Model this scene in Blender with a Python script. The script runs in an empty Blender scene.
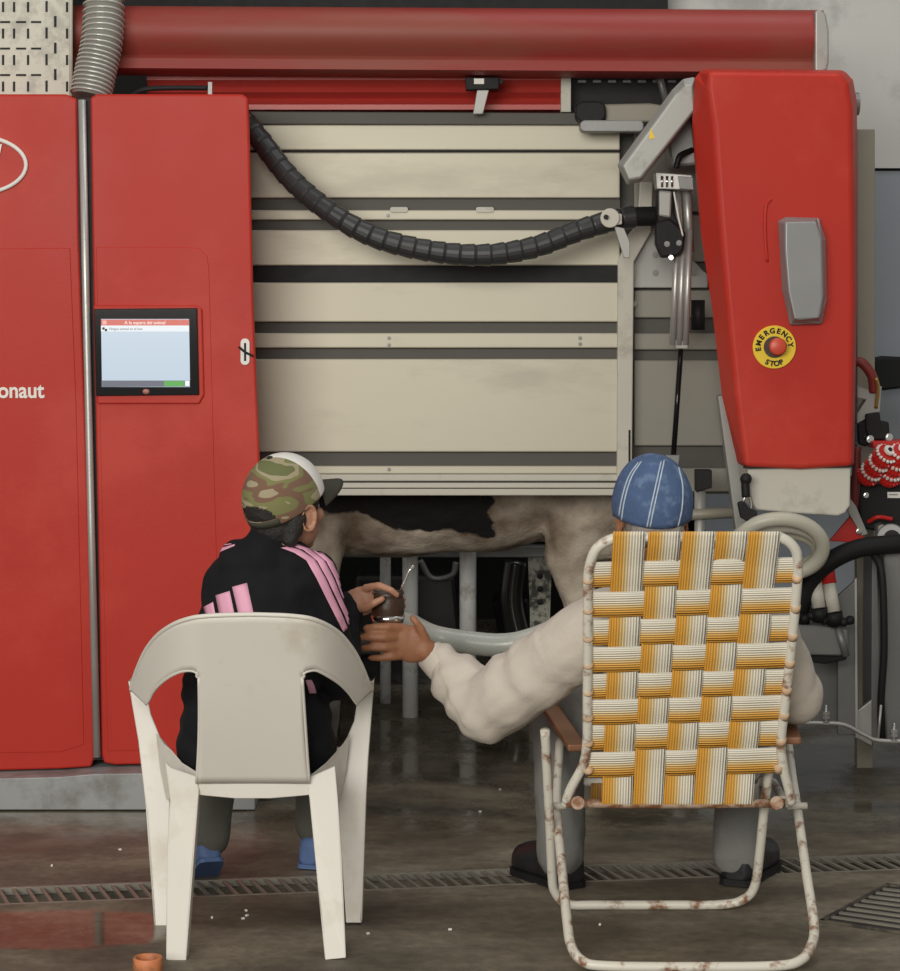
import bpy, bmesh, math, random
from mathutils import Vector, Matrix, Euler
from mathutils.bvhtree import BVHTree
random.seed(7)
R = math.radians
C = bpy.context.scene.collection
SC = bpy.context.scene
# ------------------------------------------------------------------ camera
F, CX, CY, CAMH = 2240.0, 450.0, 485.5, 1.5
TH = math.atan((485.5-315)/F)
cam = bpy.data.cameras.new('camera'); co = bpy.data.objects.new('camera', cam); C.objects.link(co)
co.location = (0, 0, CAMH); co.rotation_euler = (math.pi/2-TH, 0, 0)
cam.sensor_fit = 'HORIZONTAL'; cam.sensor_width = 36; cam.lens = F/900*36; cam.clip_end = 200
SC.camera = co
# ------------------------------------------------------------------ world and light
w = bpy.data.worlds.new('world'); SC.world = w; w.use_nodes = True
bg = w.node_tree.nodes['Background']; bg.inputs[0].default_value = (1.0, 0.97, 0.90, 1); bg.inputs[1].default_value = 0.33
def area(name, loc, rot, sx, sy, e, col):
    l = bpy.data.lights.new(name, 'AREA'); l.shape = 'RECTANGLE'; l.size = sx; l.size_y = sy; l.energy = e; l.color = col
    o = bpy.data.objects.new(name, l); C.objects.link(o); o.location = loc; o.rotation_euler = rot; return o
area('shed_opening_daylight', (-2.2, -2.2, 3.05), (R(73), 0, R(-15)), 5, 2.6, 490, (1.0, 0.965, 0.89))
area('overhead_area_lamp', (1.2, 6.2, 5.0), (R(12), R(8), 0), 3.0, 1.4, 40, (0.95, 0.98, 1.0))  # weak cool area lamp above the front of the machine
SC.view_settings.view_transform = 'Standard'; SC.view_settings.look = 'None'
SC.view_settings.exposure = 0.08; SC.view_settings.gamma = 1.0; SC.view_settings.use_curve_mapping = False
# ------------------------------------------------------------------ projection helpers
RT, UP, FW = Vector((1,0,0)), Vector((0, math.sin(TH), math.cos(TH))), Vector((0, math.cos(TH), -math.sin(TH)))
EYE = Vector((0,0,CAMH))
def ray(px, py): return (RT*((px-CX)/F) + UP*((CY-py)/F) + FW)
def U(px, py, Y):
    d = ray(px, py); return EYE + d*(Y/d.y)
def G(px, py, z=0.0):
    d = ray(px, py); return EYE + d*((z-CAMH)/d.z)
def S(Y): return Y/F          # metres per pixel at distance Y
# ------------------------------------------------------------------ materials
def nodes(m): m.use_nodes = True; nt = m.node_tree; return nt, nt.nodes['Principled BSDF']
def mat(name, col, rough=0.5, metal=0.0, var=0.0, vs=6.0, bump=0.0, bs=60.0, dirt=None, dscale=3.0, damt=0.5, stretch=(1,1,1), **kw):
    m = bpy.data.materials.new(name); nt, b = nodes(m); N, L = nt.nodes, nt.links
    b.inputs['Base Color'].default_value = (*col, 1); b.inputs['Roughness'].default_value = rough; b.inputs['Metallic'].default_value = metal
    for k, v in kw.items():
        b.inputs[k.replace('_', ' ')].default_value = v
    tc = N.new('ShaderNodeNewGeometry'); mp = N.new('ShaderNodeMapping'); mp.inputs['Scale'].default_value = stretch
    L.new(tc.outputs['Position'], mp.inputs[0]); src = None
    if var:
        n = N.new('ShaderNodeTexNoise'); n.inputs['Scale'].default_value = vs; n.inputs['Detail'].default_value = 6
        L.new(mp.outputs[0], n.inputs[0])
        mx = N.new('ShaderNodeMix'); mx.data_type = 'RGBA'; mx.inputs[6].default_value = (*[c*(1-var) for c in col], 1); mx.inputs[7].default_value = (*[min(1, c*(1+var)) for c in col], 1)
        L.new(n.outputs[0], mx.inputs[0]); src = mx.outputs[2]
        mr = N.new('ShaderNodeMapRange'); mr.inputs[3].default_value = max(0.02, rough-0.1); mr.inputs[4].default_value = min(1, rough+0.1)
        L.new(n.outputs[0], mr.inputs[0]); L.new(mr.outputs[0], b.inputs['Roughness'])
    if dirt:
        n = N.new('ShaderNodeTexNoise'); n.inputs['Scale'].default_value = dscale; n.inputs['Detail'].default_value = 9; n.inputs['Roughness'].default_value = 0.65
        L.new(mp.outputs[0], n.inputs[0])
        cr = N.new('ShaderNodeValToRGB'); cr.color_ramp.elements[0].position = 1-damt-0.06; cr.color_ramp.elements[1].position = 1-damt+0.06
        L.new(n.outputs[0], cr.inputs[0])
        mx = N.new('ShaderNodeMix'); mx.data_type = 'RGBA'; mx.inputs[6].default_value = (*col, 1); mx.inputs[7].default_value = (*dirt, 1)
        L.new(cr.outputs[0], mx.inputs[0])
        if src: L.new(src, mx.inputs[6])
        src = mx.outputs[2]
    if src: L.new(src, b.inputs['Base Color'])
    if bump:
        n = N.new('ShaderNodeTexNoise'); n.inputs['Scale'].default_value = bs; n.inputs['Detail'].default_value = 4
        L.new(mp.outputs[0], n.inputs[0]); bp = N.new('ShaderNodeBump'); bp.inputs['Strength'].default_value = bump; bp.inputs['Distance'].default_value = 0.01
        L.new(n.outputs[0], bp.inputs['Height']); L.new(bp.outputs[0], b.inputs['Normal'])
    return m
def emis(name, col, s):
    m = bpy.data.materials.new(name); nt, b = nodes(m)
    b.inputs['Base Color'].default_value = (0.01,0.01,0.01,1); b.inputs['Emission Color'].default_value = (*col, 1); b.inputs['Emission Strength'].default_value = s; b.inputs['Roughness'].default_value = 0.2
    return m
REDC = mat('red_channel_paint', (0.46, 0.05, 0.04), 0.4, 0, 0.1, 3)
RED = mat('red_paint', (0.46, 0.030, 0.019), 0.45, 0, 0.07, 2.5, 0.03, 90, dirt=(0.51, 0.046, 0.030), dscale=1.3, damt=0.42, Specular_IOR_Level=0.2)
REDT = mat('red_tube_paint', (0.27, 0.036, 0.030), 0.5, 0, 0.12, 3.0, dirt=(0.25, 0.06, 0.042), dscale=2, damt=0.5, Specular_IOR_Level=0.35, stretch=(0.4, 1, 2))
REDP = mat('red_plastic', (0.55, 0.02, 0.016), 0.4)
BEIGE = mat('dusty_stainless', (0.53, 0.50, 0.40), 0.5, 0.25, 0.10, 2.0, 0.02, 30, dirt=(0.44, 0.41, 0.33), dscale=1.6, damt=0.42, stretch=(0.6, 1, 2.0))
POSTM = mat('lit_galvanised', (0.80, 0.81, 0.80), 0.4, 0.15, 0.12, 8, dirt=(0.45,0.43,0.40), dscale=9, damt=0.4)  # brighter than the other steel: light reaching the posts put into the colour
STEEL = mat('galvanised_steel', (0.50, 0.50, 0.48), 0.42, 0.6, 0.15, 8.0, 0.03, 60)
STEELD = mat('dull_steel', (0.22, 0.22, 0.215), 0.45, 0.5, 0.2, 7.0, 0.04, 60)
GATED = mat('shaded_gate_steel', (0.25, 0.24, 0.205), 0.5, 0.3, 0.14, 3, 0.03, 40)  # darker than the gate boards: shade beside the hood put into the colour
SLOT = mat('dark_rail', (0.085, 0.08, 0.07), 0.6, 0.1, 0.2, 5)
PLINTH = mat('plinth_grey', (0.30, 0.31, 0.31), 0.5, 0.2, 0.12, 5, dirt=(0.2, 0.2, 0.19), dscale=5, damt=0.4)
CHROME = mat('chrome', (0.75, 0.75, 0.74), 0.15, 1.0)
BLK = mat('black_rubber', (0.010, 0.010, 0.011), 0.6, 0, 0.2, 20, 0.1, 120, Specular_IOR_Level=0.3)
BLKG = mat('black_gloss', (0.008, 0.008, 0.009), 0.12, Specular_IOR_Level=0.25)
GREYP = mat('grey_plastic', (0.25, 0.25, 0.25), 0.4, 0.2, 0.08, 6)
GREYC = mat('grey_casting', (0.34, 0.34, 0.32), 0.45, 0.35, 0.1, 6, dirt=(0.24, 0.23, 0.2), dscale=6, damt=0.4)
OFFW = mat('off_white_cover', (0.55, 0.53, 0.46), 0.55, 0, 0.08, 6, dirt=(0.40, 0.38, 0.32), dscale=6, damt=0.38)
WHITE = mat('white_print', (0.78, 0.76, 0.72), 0.5)
YEL = mat('yellow_plastic', (0.80, 0.55, 0.02), 0.45, 0, 0.08, 30)
MONO = mat('chair_plastic', (0.66, 0.63, 0.57), 0.45, 0, 0.04, 5, 0.02, 200, dirt=(0.57, 0.52, 0.44), dscale=4.5, damt=0.40)
HOSE = mat('milk_hose', (0.55, 0.57, 0.52), 0.3, 0, 0.1, 8, Transmission_Weight=0.25)
COILM = mat('pale_hose', (0.48, 0.46, 0.38), 0.4, 0, 0.1, 8)
TAN = mat('tan_post_paint', (0.27, 0.25, 0.20), 0.5, 0.1, 0.1, 6)
SKINB = mat('skin_boy', (0.40, 0.20, 0.125), 0.5, 0, 0.08, 40, 0.03, 200, Subsurface_Weight=0.08)
SKINM = mat('skin_weathered', (0.29, 0.125, 0.062), 0.55, 0, 0.15, 50, 0.15, 150, Subsurface_Weight=0.05)
HAIR = mat('dark_hair', (0.012, 0.010, 0.009), 0.6, 0, 0.3, 80, 0.4, 300)
HAIRG = mat('grey_hair', (0.25, 0.22, 0.20), 0.7, 0, 0.3, 80, 0.5, 300)
JACK = mat('black_jersey', (0.007, 0.007, 0.009), 0.85, 0, 0.15, 25, 0.15, 60, Specular_IOR_Level=0.25)
PINK = mat('pink_print', (0.74, 0.36, 0.50), 0.6)
SHIRT = mat('cream_cotton', (0.55, 0.495, 0.43), 0.85, 0, 0.06, 9, 0.25, 40)
TROB = mat('olive_cotton', (0.12, 0.12, 0.10), 0.85, 0, 0.15, 12, 0.3, 40)
TROM = mat('grey_cotton', (0.17, 0.17, 0.16), 0.85, 0, 0.15, 12, 0.3, 40)
BLUE = mat('blue_shoe', (0.10, 0.17, 0.36), 0.6, 0, 0.1, 20)
BOOT = mat('black_leather', (0.014, 0.014, 0.015), 0.4, 0, 0.2, 20, 0.1, 60)
RUST = mat('chipped_white_tube', (0.66, 0.63, 0.55), 0.4, 0, 0.06, 10, 0.03, 80, dirt=(0.22, 0.09, 0.035), dscale=17, damt=0.42)
RUSTY = mat('rusty_tube', (0.42, 0.30, 0.22), 0.6, 0.1, 0.2, 20, 0.1, 80, dirt=(0.20, 0.08, 0.03), dscale=25, damt=0.5)
WOODM = mat('varnished_wood', (0.19, 0.080, 0.035), 0.45, 0, 0.25, 12, stretch=(1,0.2,1))
GOURD = mat('gourd_leather', (0.045, 0.020, 0.011), 0.45, 0, 0.25, 20, 0.1, 90)
CLAY = mat('orange_pipe', (0.58, 0.20, 0.08), 0.55, 0, 0.12, 20, dirt=(0.30, 0.12, 0.06), dscale=14, damt=0.42)
CAST = mat('cast_iron', (0.05, 0.045, 0.04), 0.55, 0.4, 0.3, 20, dirt=(0.13, 0.11, 0.08), dscale=12, damt=0.5)
DRAINF = mat('grate_edge', (0.26, 0.24, 0.20), 0.45, 0.4, 0.25, 15)
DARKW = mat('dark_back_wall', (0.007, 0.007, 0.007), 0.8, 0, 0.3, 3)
CONCR = mat('concrete_wall', (0.66, 0.66, 0.63), 0.9, 0, 0.14, 2.5, 0.08, 15, dirt=(0.48, 0.48, 0.46), dscale=2.2, damt=0.45)
WALLB = mat('grey_blue_wall', (0.30, 0.33, 0.37), 0.5, 0, 0.15, 3, 0.05, 30)
# ------------------------------------------------------------------ mesh helpers
WL = {}
def link(o, parent, wloc):
    C.objects.link(o); WL[o] = Vector(wloc)
    if parent is not None:
        o.parent = parent; o.location = Vector(wloc) - WL[parent]
    else: o.location = wloc
def tag(o, label=None, cat=None, group=None, kind=None):
    if label: o['label'] = label
    if cat: o['category'] = cat
    if group: o['group'] = group
    if kind: o['kind'] = kind
    return o
def thing(name, label, cat, loc, group=None):
    o = bpy.data.objects.new(name, None); o.empty_display_size = 0.05; link(o, None, loc); return tag(o, label, cat, group)
def fin(name, me, m, parent=None, smooth=False, bevel=0, bseg=2, solid=0, sub=0, off=0, wn=True):
    """link a world-coordinate mesh as an object with its origin at the middle of its base"""
    xs = [v.co for v in me.vertices]
    lo = Vector([min(c[i] for c in xs) for i in range(3)]); hi = Vector([max(c[i] for c in xs) for i in range(3)])
    base = Vector(((lo.x+hi.x)/2, (lo.y+hi.y)/2, lo.z)); me.transform(Matrix.Translation(-base))
    for mm in (m if isinstance(m, (list, tuple)) else [m]): me.materials.append(mm)
    o = bpy.data.objects.new(name, me); link(o, parent, base)
    if smooth:
        for p in me.polygons: p.use_smooth = True
    if solid: s = o.modifiers.new('s', 'SOLIDIFY'); s.thickness = solid; s.offset = off
    if sub: s = o.modifiers.new('u', 'SUBSURF'); s.levels = sub; s.render_levels = sub
    if bevel:
        s = o.modifiers.new('b', 'BEVEL'); s.width = bevel; s.segments = bseg; s.limit_method = 'ANGLE'; s.angle_limit = R(35); s.harden_normals = False
        if smooth is None:
            pass
    return o
class MB:
    def __init__(s): s.v = []; s.f = []; s.mi = []
    def add(s, vs, fs, mi=0):
        n = len(s.v); s.v += [Vector(v) for v in vs]; s.f += [tuple(i+n for i in f) for f in fs]; s.mi += [mi]*len(fs); return s
    def box(s, c, d, rot=None, mi=0):
        c = Vector(c); vs = []
        for x in (-.5,.5):
            for y in (-.5,.5):
                for z in (-.5,.5):
                    v = Vector((x*d[0], y*d[1], z*d[2]))
                    if rot is not None: v = rot @ v
                    vs.append(c+v)
        return s.add(vs, [(0,1,3,2),(4,6,7,5),(0,4,5,1),(2,3,7,6),(0,2,6,4),(1,5,7,3)], mi)
    def pbox(s, x0, y0, x1, y1, Y, d, mi=0):
        """box whose front face fills the pixel rectangle at distance Y, d deep"""
        return s.prism([(x0,y0),(x1,y0),(x1,y1),(x0,y1)], Y, d, mi)
    def prism(s, poly, Y, d, mi=0):
        ys = Y if callable(Y) else (lambda x, y: Y)
        a = [U(x, y, ys(x, y)) for x, y in poly]; b = [p+Vector((0, d, 0)) for p in a]; n = len(a)
        ar = sum(poly[i][0]*poly[(i+1)%n][1]-poly[(i+1)%n][0]*poly[i][1] for i in range(n))
        fs = [tuple(range(n)), tuple(range(2*n-1, n-1, -1))]+[(i, i+n, (i+1)%n+n, (i+1)%n) for i in range(n)]
        if ar > 0: fs = [tuple(reversed(f)) for f in fs]
        return s.add(a+b, fs, mi)
    def tube(s, pts, r, n=12, cap=True, mi=0, closed=False, sq=1.0):
        pts = [Vector(p) for p in pts]; rs = r if isinstance(r, (list, tuple)) else [r]*len(pts)
        t0 = (pts[1]-pts[0]).normalized(); up = Vector((0,0,1)) if abs(t0.z) < .9 else Vector((1,0,0))
        u = t0.cross(up).normalized(); vs = []; m = len(pts)
        for i, p in enumerate(pts):
            if closed: t = (pts[(i+1)%m]-pts[i-1]).normalized()
            else: t = (pts[min(i+1, m-1)]-pts[max(i-1, 0)]).normalized()
            u = (u - t*u.dot(t)).normalized(); v = t.cross(u)
            for k in range(n):
                a = 2*math.pi*k/n; vs.append(p+(u*math.cos(a)+v*math.sin(a)*sq)*rs[i])
        fs = []
        for i in range(m if closed else m-1):
            j = (i+1) % m
            for k in range(n): fs.append((i*n+k, i*n+(k+1)%n, j*n+(k+1)%n, j*n+k))
        if cap and not closed: fs += [tuple(reversed(range(n))), tuple(range((m-1)*n, m*n))]
        return s.add(vs, fs, mi)
    def sphere(s, c, r, n=16, m=10, rot=None, mi=0):
        r = Vector(r) if not isinstance(r, (int, float)) else Vector((r,r,r)); c = Vector(c)
        vs = []; fs = []
        def q(v):
            v = Vector((v[0]*r.x, v[1]*r.y, v[2]*r.z)); return c+(rot @ v if rot is not None else v)
        vs.append(q((0,0,1)))
        for i in range(1, m):
            a = math.pi*i/m
            for k in range(n): b = 2*math.pi*k/n; vs.append(q((math.sin(a)*math.cos(b), math.sin(a)*math.sin(b), math.cos(a))))
        vs.append(q((0,0,-1)))
        for k in range(n): fs.append((0, 1+k, 1+(k+1)%n)); fs.append((len(vs)-1, 1+(m-2)*n+(k+1)%n, 1+(m-2)*n+k))
        for i in range(m-2):
            for k in range(n): fs.append((1+i*n+k, 1+(i+1)*n+k, 1+(i+1)*n+(k+1)%n, 1+i*n+(k+1)%n))
        return s.add(vs, fs, mi)
    def cap(s, a, b, ra, rb, sq=None):
        a, b = Vector(a), Vector(b); s.sphere(a, ra, 14, 8); s.sphere(b, rb, 14, 8); s.tube([a, b], [ra, rb], 14); return s
    def mesh(s, name):
        me = bpy.data.meshes.new(name); me.from_pydata(s.v, [], s.f); me.polygons.foreach_set('material_index', s.mi); me.update(); return me
    def build(s, name, m, parent=None, **k): return fin(name, s.mesh(name), m, parent, **k)
def cr(pts, n=8, closed=False):
    """Catmull-Rom through the points"""
    P = [Vector(p) for p in pts]; out = []; m = len(P)
    for i in range(m if closed else m-1):
        p0 = P[i-1] if (i > 0 or closed) else P[0]*2-P[1]
        p1, p2 = P[i], P[(i+1)%m]; p3 = P[(i+2)%m] if (i+2 < m or closed) else P[-1]*2-P[-2]
        for k in range(n):
            t = k/n; out.append(0.5*((2*p1)+(p2-p0)*t+(2*p0-5*p1+4*p2-p3)*t*t+(3*p1-p0-3*p2+p3)*t**3))
    if not closed: out.append(P[-1])
    return out
def UP3(pts): return [U(*p) for p in pts]
def shape(name, poly, Y, d, m, parent=None, bevel=0.004, **k): return MB().prism(poly, Y, d).build(name, m, parent, bevel=bevel, **k)
def rod(name, pts, r, m, parent=None, n=12, sm=8): return MB().tube(cr(pts, sm) if sm > 1 else pts, r, n).build(name, m, parent, smooth=True)
def blob(mb, voxel, smooth=6, disp=None):
    me = mb.mesh('tmp'); o = bpy.data.objects.new('tmp', me); C.objects.link(o)
    r = o.modifiers.new('r', 'REMESH'); r.mode = 'VOXEL'; r.voxel_size = voxel
    s = o.modifiers.new('s', 'SMOOTH'); s.iterations = smooth; s.factor = 0.5
    dg = bpy.context.evaluated_depsgraph_get(); out = bpy.data.meshes.new_from_object(o.evaluated_get(dg))
    bpy.data.objects.remove(o); out.materials.clear()
    if disp:
        ns = [v.normal.copy() for v in out.vertices]
        for v, n in zip(out.vertices, ns): v.co += n*disp(v.co, n)
        out.update()
    return out
from mathutils import noise as mn
def nz(p, s): return mn.noise(Vector(p)*s)
def bvh_of(me): return BVHTree.FromPolygons([v.co.copy() for v in me.vertices], [tuple(p.vertices) for p in me.polygons])
def decal(bvh, A, B, name, m, parent, n=24, k=3, off=0.0015, solid=0.001):
    """a strip of print or seam lying on a surface between two edge lines"""
    def samp(L, t):
        t = t*(len(L)-1); i = min(int(t), len(L)-2); f = t-i
        return (L[i][0]*(1-f)+L[i+1][0]*f, L[i][1]*(1-f)+L[i+1][1]*f)
    vs = {}; fs = []; V = []
    for i in range(n+1):
        a, b = samp(A, i/n), samp(B, i/n)
        for j in range(k+1):
            t = j/k; px, py = a[0]*(1-t)+b[0]*t, a[1]*(1-t)+b[1]*t
            h = bvh.ray_cast(EYE, ray(px, py).normalized())
            if h[0] is not None: vs[(i,j)] = len(V); V.append(h[0]+h[1]*off if h[1].dot(ray(px,py)) < 0 else h[0]-h[1]*off)
    for i in range(n):
        for j in range(k):
            q = [(i,j),(i+1,j),(i+1,j+1),(i,j+1)]
            if all(x in vs for x in q):
                ids = [vs[x] for x in q]
                if max((V[ids[a]]-V[ids[a-1]]).length for a in range(4)) < 0.08: fs.append(tuple(ids))
    if not fs: return None
    me = bpy.data.meshes.new(name); me.from_pydata(V, [], fs); me.update()
    bm = bmesh.new(); bm.from_mesh(me); bmesh.ops.delete(bm, geom=[v for v in bm.verts if not v.link_faces], context='VERTS')
    seen, best = set(), []
    for f in bm.faces:                       # keep the one largest continuous piece
        if f in seen: continue
        isl, st = [], [f]; seen.add(f)
        while st:
            g = st.pop(); isl.append(g)
            for e in g.edges:
                for h in e.link_faces:
                    if h not in seen: seen.add(h); st.append(h)
        if len(isl) > len(best): best = isl
    bs = set(best); bmesh.ops.delete(bm, geom=[f for f in bm.faces if f not in bs], context='FACES')
    bmesh.ops.recalc_face_normals(bm, faces=bm.faces); bm.to_mesh(me); bm.free()
    return fin(name, me, m, parent, smooth=True, solid=solid)
def text_mesh(s, size, bold=0.0, extr=0.0008, align='LEFT'):
    c = bpy.data.curves.new('t', 'FONT'); c.body = s; c.size = size; c.offset = bold; c.extrude = extr; c.align_x = align
    o = bpy.data.objects.new('t', c); C.objects.link(o); dg = bpy.context.evaluated_depsgraph_get()
    me = bpy.data.meshes.new_from_object(o.evaluated_get(dg)); bpy.data.objects.remove(o); me.materials.clear(); return me
def add_text(mb, s, M, size, bold=0.0, mi=0, align='LEFT'):
    me = text_mesh(s, size, bold, align=align); mb.add([M @ v.co for v in me.vertices], [tuple(p.vertices) for p in me.polygons], mi)
TXT = Matrix.Rotation(math.pi/2, 4, 'X')     # stands text up, facing the camera side
def rrect(x0, y0, x1, y1, r, n=5):
    out = []
    for cx, cy, a0 in ((x1-r, y0+r, -90), (x1-r, y1-r, 0), (x0+r, y1-r, 90), (x0+r, y0+r, 180)):
        for i in range(n+1): a = R(a0+90*i/n); out.append((cx+r*math.cos(a), cy+r*math.sin(a)))
    return out
def bolt(c, r, parent, m=None, name='bolt', d=0.008):
    c = Vector(c); b = MB(); b.tube([c, c-Vector((0, d, 0))], r, 6); b.tube([c+Vector((0,0.001,0)), c-Vector((0,d*0.35,0))], r*1.5, 16)
    return b.build(name, m or STEELD, parent, smooth=False)
# ------------------------------------------------------------------ setting: floor, walls, light-blocking roof
def floor_mat():
    m = bpy.data.materials.new('wet_concrete'); nt, b = nodes(m); N, L = nt.nodes, nt.links
    g = N.new('ShaderNodeNewGeometry')
    def noise(sc, det=8, st=(1,1,1)):
        mp = N.new('ShaderNodeMapping'); mp.inputs['Scale'].default_value = st; L.new(g.outputs['Position'], mp.inputs[0])
        n = N.new('ShaderNodeTexNoise'); n.inputs['Scale'].default_value = sc; n.inputs['Detail'].default_value = det; n.inputs['Roughness'].default_value = 0.6; L.new(mp.outputs[0], n.inputs[0]); return n.outputs[0]
    def ramp(src, *st):
        c = N.new('ShaderNodeValToRGB'); e = c.color_ramp.elements
        while len(e) < len(st): e.new(0.5)
        for q, (p, col) in zip(e, st): q.position = p; q.color = (*col, 1) if len(col) == 3 else col
        L.new(src, c.inputs[0]); return c.outputs[0]
    c1 = ramp(noise(2.2, 9, (1, 1.6, 1)), (0.3, (0.055, 0.047, 0.033)), (0.5, (0.14, 0.118, 0.084)), (0.70, (0.26, 0.225, 0.165)))
    c2 = ramp(noise(30, 5), (0.35, (0.75,)*3), (0.7, (1.15,)*3))
    mx = N.new('ShaderNodeMix'); mx.data_type = 'RGBA'; mx.blend_type = 'MULTIPLY'; mx.inputs[0].default_value = 1; L.new(c1, mx.inputs[6]); L.new(c2, mx.inputs[7])
    L.new(mx.outputs[2], b.inputs['Base Color'])
    # standing water: a puddle near the front left, and the wet floor inside the milking box
    sx = N.new('ShaderNodeSeparateXYZ'); L.new(g.outputs['Position'], sx.inputs[0])
    def math_(op, a, c=None, d=None):
        n = N.new('ShaderNodeMath'); n.operation = op
        for i, q in enumerate((a, c, d)):
            if q is None: continue
            if isinstance(q, (int, float)): n.inputs[i].default_value = q
            else: L.new(q, n.inputs[i])
        return n.outputs[0]
    P = G(60, 928)
    dx = math_('DIVIDE', math_('SUBTRACT', sx.outputs[0], P.x), 0.30); dy = math_('DIVIDE', math_('SUBTRACT', sx.outputs[1], P.y), 0.17)
    rr = math_('ADD', math_('MULTIPLY', dx, dx), math_('MULTIPLY', dy, dy))
    rr = math_('ADD', rr, math_('MULTIPLY', math_('SUBTRACT', noise(6, 4), 0.5), 1.6))
    pud = N.new('ShaderNodeMapRange'); pud.inputs[1].default_value = 0.8; pud.inputs[2].default_value = 1.25; pud.inputs[3].default_value = 1; pud.inputs[4].default_value = 0; L.new(rr, pud.inputs[0])
    wet = N.new('ShaderNodeMapRange'); wet.inputs[1].default_value = 6.0; wet.inputs[2].default_value = 6.6; L.new(sx.outputs[1], wet.inputs[0])
    wn = N.new('ShaderNodeMapRange'); wn.inputs[1].default_value = 0.38; wn.inputs[2].default_value = 0.55; L.new(noise(2.4, 6, (1,0.7,1)), wn.inputs[0])
    w2 = math_('MULTIPLY', wet.outputs[0], wn.outputs[0]); wall = math_('MAXIMUM', pud.outputs[0], w2)
    rg = N.new('ShaderNodeMapRange'); rg.inputs[3].default_value = 0.66; rg.inputs[4].default_value = 0.07; L.new(wall, rg.inputs[0])
    rn = N.new('ShaderNodeMapRange'); rn.inputs[3].default_value = -0.14; rn.inputs[4].default_value = 0.14; L.new(noise(5, 7), rn.inputs[0])
    L.new(math_('MAXIMUM', math_('ADD', rg.outputs[0], math_('MULTIPLY', rn.outputs[0], math_('SUBTRACT', 1.0, wall))), 0.05), b.inputs['Roughness'])
    bp = N.new('ShaderNodeBump'); bp.inputs['Distance'].default_value = 0.006; L.new(math_('MULTIPLY', math_('SUBTRACT', 1.05, wall), 0.35), bp.inputs['Strength']); L.new(noise(22, 7), bp.inputs['Height']); L.new(bp.outputs[0], b.inputs['Normal'])
    return m
FLOOR = floor_mat()
# the floor is laid round the slot of the long drain
DA, DB = G(-120, 900.5), G(1020, 857)          # centre line of the drain
dd = (DB-DA).normalized(); dn = Vector((-dd.y, dd.x, 0)); HWD = 0.088
def struct(o): o['kind'] = 'structure'; return o
lo1 = DA-dn*HWD-dd*4; lo2 = DB-dn*HWD+dd*4; hi1 = DA+dn*HWD-dd*4; hi2 = DB+dn*HWD+dd*4
fb = MB(); z0 = Vector((0,0,-0.3))
fb.add([(-6,-3,0),(6,-3,0),(6,lo2.y+(6-lo2.x)*dd.y/dd.x,0),(-6,lo1.y+(-6-lo1.x)*dd.y/dd.x,0)], [(0,1,2,3)])
fb.add([(-6,hi1.y+(-6-hi1.x)*dd.y/dd.x,0),(6,hi2.y+(6-hi2.x)*dd.y/dd.x,0),(6,12,0),(-6,12,0)], [(0,1,2,3)])
yl = lambda x, q: q.y+(x-q.x)*dd.y/dd.x
fb.add([(-6,yl(-6,lo1),0),(6,yl(6,lo2),0),(6,yl(6,lo2),-.12),(-6,yl(-6,lo1),-.12)], [(0,1,2,3)])
fb.add([(-6,yl(-6,hi1),0),(6,yl(6,hi2),0),(6,yl(6,hi2),-.12),(-6,yl(-6,hi1),-.12)], [(0,3,2,1)])
fb.add([(-6,yl(-6,lo1),-.12),(6,yl(6,lo2),-.12),(6,yl(6,hi2),-.12),(-6,yl(-6,hi1),-.12)], [(0,1,2,3)])
struct(fb.build('floor', FLOOR))
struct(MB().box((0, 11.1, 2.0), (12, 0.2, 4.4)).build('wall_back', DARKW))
Yw = 8.6
wr = MB().prism([(668,-330),(1500,-330),(1500,168),(668,168)], Yw, 0.15); struct(wr.build('wall_right_upper', CONCR))
wr = MB().prism([(700,171),(1500,171),(1500,690),(700,690)], Yw+0.02, 0.15); struct(wr.build('wall_right_lower', WALLB))
struct(MB().box((0, 9.4, 3.9), (12, 4.2, 0.12)).build('light_block_ceiling', mat('light_block_sheet', (0.10,0.10,0.10), 0.8)))  # unseen, over the back only, added to keep the interior dark
struct(shape('dark_gap_strip', [(100,-40),(668,-40),(668,11),(100,9)], 8.4, 0.12, BLK, bevel=0))  # darkness at the roof edge put in as a black strip
# ------------------------------------------------------------------ long drain grate
dr = thing('drain_grate', 'long narrow floor drain with slanted bars crossing the wet concrete floor', 'drain', (DA+DB)/2+Vector((0,0,-0.02)))
def obox(b, c, l, wd, h, ang=0, mi=0):
    rot = Matrix.Rotation(math.atan2(dd.y, dd.x)+ang, 3, 'Z'); return b.box(c, (l, wd, h), rot, mi)
L_ = (DB-DA).length; mid = (DA+DB)/2
for s in (-1, 1):
    b = MB(); obox(b, mid+dn*s*(HWD-0.005)+Vector((0,0,-0.009)), L_, 0.009, 0.020); b.build('frame', DRAINF, dr)
b = MB(); nb = int(L_/0.0365)
for i in range(nb):
    c = DA+dd*(i+0.5)*L_/nb+Vector((0,0,-0.004)); obox(b, c, 0.170, 0.0085, 0.006, R(101))
b.build('grating', DRAINF, dr)
b = MB(); obox(b, mid+Vector((0,0,-0.108)), L_, 0.16, 0.02); b.build('channel_bottom', BLKG, dr)
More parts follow.
